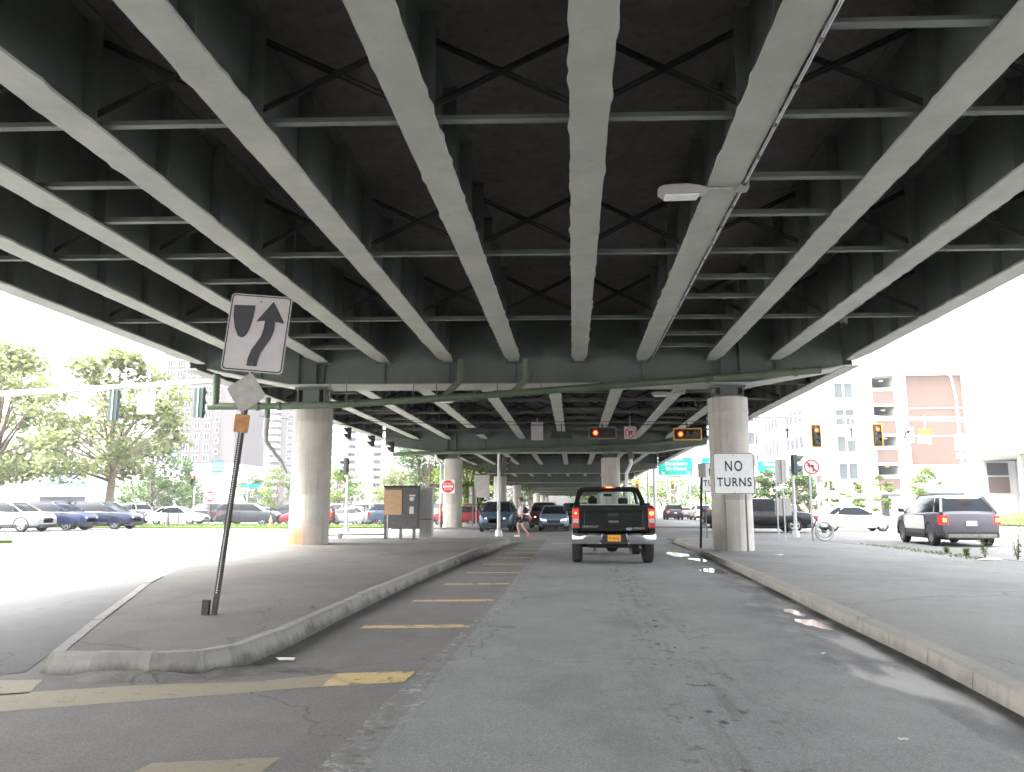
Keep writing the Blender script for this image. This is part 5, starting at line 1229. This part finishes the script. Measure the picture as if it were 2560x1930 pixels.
for i, (x, y, lb) in enumerate(((10.3, 22.6, 'small tuft left of the thin weed on the island edge'), (10.2, 21.3, 'flat tuft behind the white rubbish'))):
    weed(x, y, .1, .22, 14, lb, 20 + i, 'grass')
grass_patch('grass', [(9.6, 20.0), (10.4, 19.5), (10.35, 27), (9.9, 28.5), (9.8, 24)],   .1, 420, .07, 'grass', seed=31, wd=.014)['label'] = 'thin grass growing along the right island edge'

# ---------------------------------------------------------------- pedestrian (walking left)
def skin_body(name, m, J, E_, parent=None, sub=2, loc=(0, 0, 0), rz=0):
    me = bpy.data.meshes.new(name); me.from_pydata([j[:3] for j in J], E_, []); o = bpy.data.objects.new(name, me); C.objects.link(o)
    o.modifiers.new('skin', 'SKIN'); 
    if not me.skin_vertices: me.skin_vertices.new()
    for i, j in enumerate(J):
        r = j[3]; me.skin_vertices[0].data[i].radius = r if isinstance(r, tuple) else (r, r)
    me.skin_vertices[0].data[0].use_root = True
    s = o.modifiers.new('sub', 'SUBSURF'); s.levels = sub; s.render_levels = sub
    dg = bpy.context.evaluated_depsgraph_get(); dg.update(); m2 = bpy.data.meshes.new_from_object(o.evaluated_get(dg)); bpy.data.objects.remove(o)
    q = bpy.data.objects.new(name, m2); C.objects.link(q); m2.materials.clear(); m2.materials.append(M[m])
    for p in m2.polygons: p.use_smooth = True
    if parent: q.parent = parent
    q.location = loc; return q
pe = thing('person', 'walker in white shirt and dark shorts with black backpack crossing left', 'person', (-2.45, 36.4, .004))
# x negative = direction of walk
J = [(0, 0, .93, (.13, .15)), (.0, 0, 1.1, (.11, .14)), (.02, 0, 1.3, (.11, .16)), (.02, 0, 1.44, (.07, .1)), (.0, 0, 1.52, .05), (-.02, 0, 1.60, (.085, .08)), (-.02, 0, 1.70, (.105, .09)), (-.01, 0, 1.78, .05),
     (-.0, .09, .86, .085), (-.16, .09, .50, .058), (-.10, .09, .30, .052), (-.10, .09, .09, .034), (-.22, .09, .04, .03),
     (.0, -.09, .86, .085), (.10, -.09, .48, .058), (.24, -.09, .30, .05), (.36, -.09, .14, .034), (.30, -.09, .03, .03),
     (.02, .19, 1.40, .05), (.04, .23, 1.14, .04), (-.10, .22, .92, .032), (-.15, .22, .85, .03),
     (.02, -.19, 1.40, .05), (.10, -.22, 1.15, .04), (.08, -.22, .9, .03), (.06, -.22, .82, .03), (-.1, 0, 1.66, .02)]
E_ = [(0, 1), (1, 2), (2, 3), (3, 4), (4, 5), (5, 6), (6, 7), (0, 8), (8, 9), (9, 10), (10, 11), (11, 12), (0, 13), (13, 14), (14, 15), (15, 16), (16, 17), (3, 18), (18, 19), (19, 20), (20, 21), (3, 22), (22, 23), (23, 24), (24, 25), (5, 26)]
skin_body('body', 'skin', J, E_, pe)
skin_body('shirt', 'shirt', [(0, 0, .98, (.15, .175)), (.0, 0, 1.12, (.135, .16)), (.02, 0, 1.3, (.135, .18)), (.02, 0, 1.42, (.09, .13)), (.02, .2, 1.38, .066), (.04, .235, 1.2, .06), (.02, -.2, 1.38, .066), (.09, -.225, 1.2, .06)], [(0, 1), (1, 2), (2, 3), (3, 4), (4, 5), (3, 6), (6, 7)], pe)
skin_body('shorts', 'shorts', [(0, 0, .96, (.15, .17)), (0, .09, .84, .11), (-.09, .09, .62, .095), (0, -.09, .84, .11), (.05, -.09, .62, .095)], [(0, 1), (1, 2), (0, 3), (3, 4)], pe)
skin_body('hair', 'hair', [(.02, 0, 1.73, (.095, .085)), (.0, 0, 1.80, (.06, .06)), (.06, 0, 1.66, .05)], [(0, 1), (0, 2)], pe)
skin_body('backpack', 'pack', [(.24, 0, 1.05, (.13, .15)), (.22, 0, 1.22, (.13, .15)), (.17, 0, 1.38, (.09, .12))], [(0, 1), (1, 2)], pe)
t = MB(); t.bar((.22, -.02, .92), (.34, .02, .88), .2, .07); t.build('jacket', 'pinkcloth', pe, bevel=.02)
for s, (x, z) in ((1, (-.2, .035)), (-1, (.33, .06))): t = MB(); t.box((x + .02, s * .09, z), (.27, .1, .08), ry=0 if s > 0 else R(35)); t.build('shoe', 'signwhite' if s > 0 else 'pinkcloth', pe, bevel=.03)

# ---------------------------------------------------------------- trees
def tree(label, x, y, h, cw, m, seed, n=3000, trunk=.3, base=.25, leaf=.22, group=None, name='deciduous_tree', shape=1, z0=0, lean=0, clumps=26, tight=1):
    rn = random.Random(seed); e = thing(name, label, 'tree', (x, y, z0), 0, group); t = MB(); th = h * base
    top = (lean * h * .3, 0, h * .86); t.tube([(0, 0, 0), (lean * h * .06, .02 * h, th), (lean * h * .15, -.02 * h, h * .55), top], [trunk, trunk * .75, trunk * .45, trunk * .1], 10)
    cl = []
    for i in range(clumps):
        a = rn.uniform(0, 6.28); f = rn.random(); zz = th + (h - th) * (f ** .8); w_ = cw / 2 * (math.sin(math.pi * min(1, (f * .82 + .18))) ** .6) * shape if shape == 1 else cw / 2 * (1 - f * .85)
        rr_ = w_ * rn.uniform(.35, 1.0); c = (lean * zz * .3 + rr_ * math.cos(a), rr_ * math.sin(a), zz); cl.append(c)
        s0 = th * .8 + (zz - th * .8) * rn.uniform(.2, .6); t.tube([(lean * s0 * .2, 0, s0), (c[0] * .55, c[1] * .55, (s0 + zz) / 2 + .02 * h), (c[0], c[1], zz - .1)], [trunk * .3, trunk * .16, trunk * .05], 6)
    t.build('trunk', 'bark', e, smooth=True)
    l_ = MB(); cr_ = cw / 2 * .36 * tight
    for i in range(n):
        c = cl[rn.randrange(len(cl))]; d_ = [rn.gauss(0, 1) for _ in range(3)]; k = rn.random() ** .45 * cr_ / max(.3, math.sqrt(sum(q * q for q in d_))) * 1.1
        p = Vector((c[0] + d_[0] * k, c[1] + d_[1] * k, c[2] + d_[2] * k * .5)); 
        if p.z < th * .75: continue
        s = leaf * rn.uniform(.5, 1.25); q = Euler((rn.uniform(-1, 1), rn.uniform(-1, 1), rn.uniform(0, 6.28))).to_matrix()
        l_.add([p + q @ Vector(v_) * s for v_ in ((-.5, -.3, 0), (.1, -.5, .08), (.55, .05, 0), (0, .45, -.08))], [(0, 1, 2, 3)])
    l_.build('crown', m, e); return e
tree('big spreading tree with yellow green crown behind the left mast arm', -36.2, 58, 13.2, 13.5, 'leaf1', 3, 5600, .38, .28, .42, clumps=44, tight=.66)
tree('large tree with dense crown cut by the left edge of the photo', -47.5, 60, 14.5, 13, 'leaf1', 4, 7000, .4, .2, .42, clumps=42, tight=.8)
tree('darker tree low behind the big spreading tree', -44, 78, 8, 9, 'leaf2', 5, 3500, .25, .15, .32)
tree('dark round tree right of the big trunk before the white building', -48.5, 88, 5.0, 9, 'leaf2', 6, 3000, .2, .12, .3)
tree('pointed green tree against the low white building', -51.5, 100, 7.2, 4.2, 'leaf2', 7, 2500, .15, .08, .28, shape=.9, name='conifer_tree')
tree('bushy tree right of the pointed one', -44.0, 105, 5.6, 5.5, 'leaf2', 8, 1800, .15, .08, .28)
tree('fresh green tree left of the leaning post', -38.3, 98, 6.2, 5, 'leaf3', 9, 1800, .15, .08, .28)
tree('slender yellow green tree between the towers and the lot', -32.8, 95, 6.8, 3.6, 'leaf3', 10, 1600, .12, .1, .26)
tree('round fresh tree left of the stained column', -28.5, 92, 5.8, 5.8, 'leaf3', 11, 2200, .15, .1, .28)
tree('low tree right of the stained column', -23.5, 98, 5, 5.5, 'leaf3', 12, 1800, .15, .1, .28)
tree('broad leafy tree between the cabinet and second column', -16.5, 88, 9.8, 9, 'leaf2', 13, 5500, .25, .12, .32)
tree('pale olive tree behind the cabinet', -20.6, 92, 6.2, 6, 'leaf1', 14, 2600, .2, .12, .3)
tree('bright tree under the bridge right of the second column', -10.2, 74, 7.6, 6, 'leaf3', 15, 3200, .2, .14, .28)
tree('leafy tree deep under the left edge of the bridge', -13.5, 104, 10.5, 9, 'leaf3', 16, 4000, .2, .12, .32)
tree('distant tree past the far left columns', -12, 135, 9, 10, 'leaf3', 17, 2500, .2, .12, .35)
tree('dense tree right of the column behind the black pickup', 18.2, 74, 4.6, 3.6, 'leaf2', 18, 2400, .12, .12, .22)
tree('dense tree right of the pale signal pole', 20.8, 74, 4.7, 3.6, 'leaf2', 19, 2400, .12, .12, .22)
tree('bushy tree close behind the no left turn sign', 23.0, 78, 4.4, 3.4, 'leaf2', 24, 2000, .12, .12, .22)
for i, (x, y, h, w_, lb) in enumerate(((26.5, 82, 4.2, 2.2, 'first small street tree left of the garage'), (29.6, 84, 3.9, 2.2, 'second small street tree before the white wall'), (32.6, 85, 4.6, 2.4, 'third small street tree under the garage openings'), (35.0, 80, 5.2, 3.2, 'brightest small street tree above the police vehicle'))):
    tree(lb, x, y, h, w_, 'leaf3', 30 + i, 1300, .06, .25, .2, group='young street trees before the garage', clumps=12)
for i, (x, y, z) in enumerate(((38.5, 66, 1.5), (41.5, 68, 2.0), (44.5, 66, 2.2))):
    tree(('left', 'middle', 'right')[i] + ' airy shrub on the slope at the right edge', x, y, 2.6, 3.2, 'leaf2', 40 + i, 1300, .05, .1, .16, name='shrub', z0=z, clumps=14)
for i, (x, y, h, w_) in enumerate(((22, 170, 9, 13), (34, 175, 10, 12), (13, 190, 10, 14), (3, 235, 10, 16))):
    tree(('left hazy', 'right hazy', 'middle hazy', 'furthest hazy')[i] + ' tree line beyond the queued cars', x, y, h, w_, 'leaf3', 50 + i, 2200, .2, .1, .5, name='distant_tree')

# ---------------------------------------------------------------- buildings
def bbx(name, parent, m, x0, x1, y0, y1, z0, z1): t = MB(); t.bb(x0, x1, y0, y1, z0, z1); return t.build(name, m, parent)
def window(parent, x0, x1, z0, z1, y, m='win', sill=True, dep=.12, mull=0):
    t = MB(); t.bb(x0, x1, y - .02, y + .01, z0, z1); o = t.build('window', m, parent)
    f = MB(); k = .07
    f.bb(x0 - k, x1 + k, y - dep, y + .01, z1, z1 + k * 1.5); f.bb(x0 - k * 1.5, x1 + k * 1.5, y - dep * 1.6, y + .01, z0 - k * 2, z0); f.bb(x0 - k, x0, y - dep, y + .01, z0, z1); f.bb(x1, x1 + k, y - dep, y + .01, z0, z1)
    for i in range(mull): xm = x0 + (x1 - x0) * (i + 1) / (mull + 1); f.bb(xm - k / 2, xm + k / 2, y - dep * .8, y - .021, z0, z1)
    f.build('frame', 'frame', o); return o
# brick tower
A = thing('apartment_tower', 'tall mauve brick tower block behind the tilted keep right sign', 'building', (-107, 210, 0))
bbx('wall', A, 'brickmauve', -10.4, 9.5, 0, 18, 0, 47); bbx('stair_wall', A, 'brickmauve', 9.52, 13.0, -2.5, 18, 0, 46)
for c in range(5):
    for r_ in range(13): window(A, -9.3 + c * 3.05, -9.3 + c * 3.05 + 1.5, 5.2 + r_ * 3.05, 5.2 + r_ * 3.05 + 1.7, -.01, 'win', mull=1)
for r_ in range(14): window(A, 6.0, 7.0, 4.2 + r_ * 3.05, 4.2 + r_ * 3.05 + 1.2, -.01, 'win')
# second tower with balconies
B = thing('apartment_tower', 'mauve brick tower with a stack of white balconies left of the stained column', 'building', (-133, 320, 0))
bbx('wall', B, 'brickmauve', -14, 4.0, 0, 18, 0, 74); bbx('wall', B, 'brickmauve', 4.02, 16.5, .6, 18, 0, 74)
for r_ in range(20):
    z = 6 + r_ * 3.0
    t = MB(); t.bb(3.2, 8.2, -2.2, .58, z - .1, z + 1.15); bo = t.build('balcony', 'stucco', B)
    if r_ < 18: window(B, -6.5, -3.6, z + .2, z + 2.0, -.02, 'winpale', mull=1); window(B, 11, 13.5, z + .3, z + 1.9, .58, 'win')
    t = MB(); t.bb(3.6, 7.8, .3, .57, z + 1.2, z + 2.5); t.build('recess', 'dark', bo)
# pale tower right of the column
Cc = thing('apartment_tower', 'pale cream tower with three balcony stacks right of the stained column', 'building', (-82, 285, 0))
bbx('wall', Cc, 'cream', -24, 16.5, 0, 20, 0, 60)
for c, x in enumerate((-10.5, -.8, 9.0)):
    bbx('rib_wall', Cc, 'cream', x - 3.2, x - 1.4, -2.2, -.01, 0, 60)
    for r_ in range(16):
        z = 5 + r_ * 2.85; t = MB(); t.bb(x - 1.35, x + 3.2, -2.2, -.01, z - .1, z + 1.05); bo = t.build('balcony', 'stucco', Cc)
        t = MB(); t.bb(x - 1.3, x + .9, -.3, -.02, z + 1.1, z + 2.3); t.build('recess', 'dark', bo)
for r_ in range(16): window(Cc, -19.5, -17.5, 5.4 + r_ * 2.85, 7 + r_ * 2.85, -.02, 'win')
# low white building with portico
D = thing('office_building', 'low white flat roofed building with a square portico on the left', 'building', (-66, 130, 0))
bbx('wall', D, 'stucco', -8, 7.2, 0, 14, 0, 9); bbx('brick_wall', D, 'cream', -1.0, 7.4, -.8, -.01, 0, 3.6); bbx('fascia', D, 'stucco', -8.6, 2.5, -4.5, -.02, 3.9, 4.6)
for x in (-8.2, -4.6, -.8, 2.1): bbx('pillar', D, 'stucco', x - .25, x + .25, -4.3, -3.8, 0, 3.9)
bbx('door', D, 'dark', -6.8, -2.5, -.1, -.02, 0, 3.2); bbx('cornice', D, 'frame', -8.1, 7.3, -.15, 0, 8.5, 8.7)
# shop with blue letters
S = thing('shop_building', 'white shop front with blue roof lettering behind the left trees', 'building', (-97.5, 140, 0))
bbx('wall', S, 'stucco', -14, 10, 0, 20, 0, 9.4); bbx('shop_window', S, 'dark', -3.5, 5.5, -.1, -.02, .3, 3.4); bbx('canopy', S, 'frame', -5, 7, -1.6, -.12, 3.5, 4.0)
text('JIMMYS', 1.9, 'signblue', S, 1.0, 7.4, -.05, 'lettering', .05); bbx('stripe', S, 'signblue', -3, 5.6, -.06, -.01, 5.6, 6.1)
t = MB(); t.bb(-6.5, -2.5, 2, 12, 9.4, 12); t.bb(-6.0, -3.2, 1.95, 1.99, 9.9, 11.0); t.build('roof_box', 'stucco', S); bbx('vent', S, 'win', -5.9, -3.6, 1.90, 1.94, 10.1, 10.9)
# right: long white office wing and the garage
W_ = thing('office_building', 'long white office block with paired windows receding behind the right column', 'building', (0, 0, 0))
bbx('wall', W_, 'stucco', 32.3, 36.6, 98, 130, 0, 23.5)
for r_ in range(6): z = 2.6 + r_ * 3.35; window(W_, 32.75, 33.75, z + 2.2, z + 4.1, 97.99, 'winpale'); window(W_, 33.95, 34.95, z + 2.2, z + 4.1, 97.99, 'winpale')
# receding wing: from (31.8,104) back to (29.6,150)
bbx('wall', W_, 'stucco', 26.5, 32.28, 126, 150, 0, 21)
rw_ = MB(); rw_.add([(32.29, 104, 0), (32.29, 125.9, 0), (29.6, 125.9, 0), (30.9, 104, 0), (32.29, 104, 19.5), (32.29, 125.9, 19.5), (29.6, 125.9, 19.5), (30.9, 104, 19.5)], [(0, 1, 2, 3), (4, 5, 6, 7), (0, 3, 7, 4), (3, 2, 6, 7), (2, 1, 5, 6), (1, 0, 4, 5)]); rw_.build('wing_wall', 'brickpale', W_)
def onwing(f, off): return Vector((30.9 - 1.3 * f - off, 104 + 21.9 * f, 0))
for r_ in range(4):
    for c, (f0, f1) in enumerate(((.04, .36), (.5, .8))):
        z = 5.6 + r_ * 3.6; a, b_ = onwing(f0, .03), onwing(f1, .03); t = MB(); t.bar((a.x, a.y, z + .9), (b_.x, b_.y, z + .9), .06, 1.5); wo = t.build('window', 'win', W_)
        t = MB()
        for k in range(5): p = onwing(f0 + (f1 - f0) * k / 4, .1); t.box((p.x, p.y, z + .9), (.14, .14, 1.6))
        t.build('frame', 'frame', wo)
for r_ in range(5): z = 4.0 + r_ * 3.6; window(W_, 28.2, 29.2, z + .2, z + 2.1, 125.98, 'winpale'); window(W_, 29.35, 30.3, z + .2, z + 2.1, 125.98, 'winpale')
G = thing('parking_garage', 'red brick parking garage with open decks and white concrete frame at right', 'building', (0, 0, 0))
gx0, gx1, gy = 36.65, 47.9, 97
# hollow frame: decks, piers, spandrels
bbx('side_wall', G, 'stucco', 36.65, 36.75, gy, 125, 0, 17.4); 
bbx('wall', G, 'stucco', gx0 + .0, 36.0 + .9, gy - .3, gy, 0, 17.4)
bbx('wall', G, 'stucco', 39.45, 40.95, gy - .3, gy + 20, 0, 17.4)
bbx('brick_panel', G, 'brickred', 40.95, 47.5, gy - .2, gy + 20, 6.5, 17.4)
for z in (9.9, 13.3): bbx('band', G, 'stucco', 40.96, 47.4, gy - .26, gy - .2, z, z + .12)
bbx('wall', G, 'stucco', 40.95, 49.6, gy - .3, gy + 20, 3.3, 6.49); bbx('wall', G, 'stucco', 47.51, 49.6, gy - .3, gy + 20, 6.5, 17.4)
bbx('cornice', G, 'stucco', 36.4, 50.0, gy - .7, gy + 20, 17.42, 19.6); bbx('lintel', G, 'greentrim', 36.9, 49.6, gy - .33, gy - .31, 3.0, 3.5)
bbx('deck', G, 'dark', 36.9, 39.45, gy + 9, gy + 9.2, 0, 17.4)
for i, z in enumerate((15.7, 12.0, 8.5, 5.0)):
    bbx('spandrel', G, 'brickred', 36.9, 39.45, gy - .25, gy - .05, z - 1.75, z - .15); bbx('ledge', G, 'stucco', 36.9, 39.45, gy - .3, gy - .0, z - .15, z + .02); bbx('ledge', G, 'stucco', 36.9, 39.45, gy - .3, gy - .0, z - 2.05, z - 1.75)
    bbx('deck_slab', G, 'greytint', 36.9, 39.45, gy + .0, gy + 9, z - 1.3, z - 1.1); bbx('railing', G, 'greentrim', 36.9, 39.45, gy - .04, gy, z + .02, z + .3)
    t = MB(); t.box((38.7, gy + 1.5, z + 1.35), (.45, .3, .1)); t.build('ceiling_lamp', 'lampglow', G)
bbx('ceiling', G, 'greytint', 36.9, 39.45, gy, gy + 9, 17.2, 17.4)
bbx('entrance', G, 'dark', 41.8, 47.6, gy + .1, gy + .2, 2.0, 2.9); bbx('wall', G, 'greytint', 40.95, 49.6, gy - .2, gy + 20, 0, 1.95); bbx('wall', G, 'greytint', 36.9, 39.45, gy + .05, gy + .1, 0, 2.9); bbx('entrance', G, 'dark', 37.1, 38.0, gy - .0, gy + .04, 0, 2.8)
bbx('white_beam', G, 'stucco', 40.95, 49.6, gy - .32, gy + .1, 2.95, 3.29)
Hh = thing('hospital_building', 'white building raised on pillars with a sloping underside at the far right', 'building', (0, 0, 0))
t = MB(); t.add([(41.6, 84, 6.6), (52, 60, 7.6), (80, 60, 7.6), (80, 101, 6.6), (50.5, 101, 6.6), (41.6, 84, 40), (52, 60, 40), (80, 60, 40), (80, 101, 40), (50.5, 101, 40)], [(0, 1, 2, 3, 4), (5, 6, 7, 8, 9), (0, 1, 6, 5), (1, 2, 7, 6), (2, 3, 8, 7), (3, 4, 9, 8), (4, 0, 5, 9)]); t.build('upper_wall', 'stucco', Hh)
bbx('back_wall', Hh, 'stucco', 46.8, 56, 92, 100, 0, 6.6); bbx('grey_wall', Hh, 'greytint', 50.2, 66, 88, 91.9, 0, 6.6)
for x, y in ((46.6, 84), (47.9, 82)): bbx('pillar', Hh, 'stucco', x - .3, x + .3, y - .35, y + .35, 0, 6.75)
bbx('window', Hh, 'dark', 47.1, 49.4, 91.9, 91.98, 5.0, 6.4); bbx('brick_panel', Hh, 'brickred', 47.1, 49.4, 91.9, 91.98, 3.0, 4.8)
for i, (x, z) in enumerate(((42.2, 20.3), (43.0, 15.0), (43.6, 10.9))): 
    t = MB(); t.box((x, 84 - (x - 41.6) * 2.31, z), (.8, .16, 1.2), rz=R(-66.6)); t.build('window', 'winpale', Hh)
tk2 = thing('far_building', 'pale low building far beyond the queued cars', 'building', (20, 200, 0)); bbx('wall', tk2, 'stucco', -8, 40, 0, 14, 0, 11); 
for k in range(8): window(tk2, -6 + k * 5, -3.5 + k * 5, 5, 7, -.02, 'winpale')

# ---------------------------------------------------------------- air
HAZE = 0.0004
if HAZE:
    hz = MB(); hz.bb(-300, 300, -60, 420, -1, 80); ho = hz.build('haze', 'under'); ho['kind'] = 'stuff'
    hm_ = bpy.data.materials.new('haze_air'); hm_.use_nodes = True; nn = hm_.node_tree.nodes; nn.remove(nn["Principled BSDF"])
    pv = nn.new("ShaderNodeVolumePrincipled"); pv.inputs['Color'].default_value = (.92, .95, 1, 1); pv.inputs['Density'].default_value = HAZE
    hm_.node_tree.links.new(pv.outputs[0], nn["Material Output"].inputs['Volume']); ho.data.materials.clear(); ho.data.materials.append(hm_)
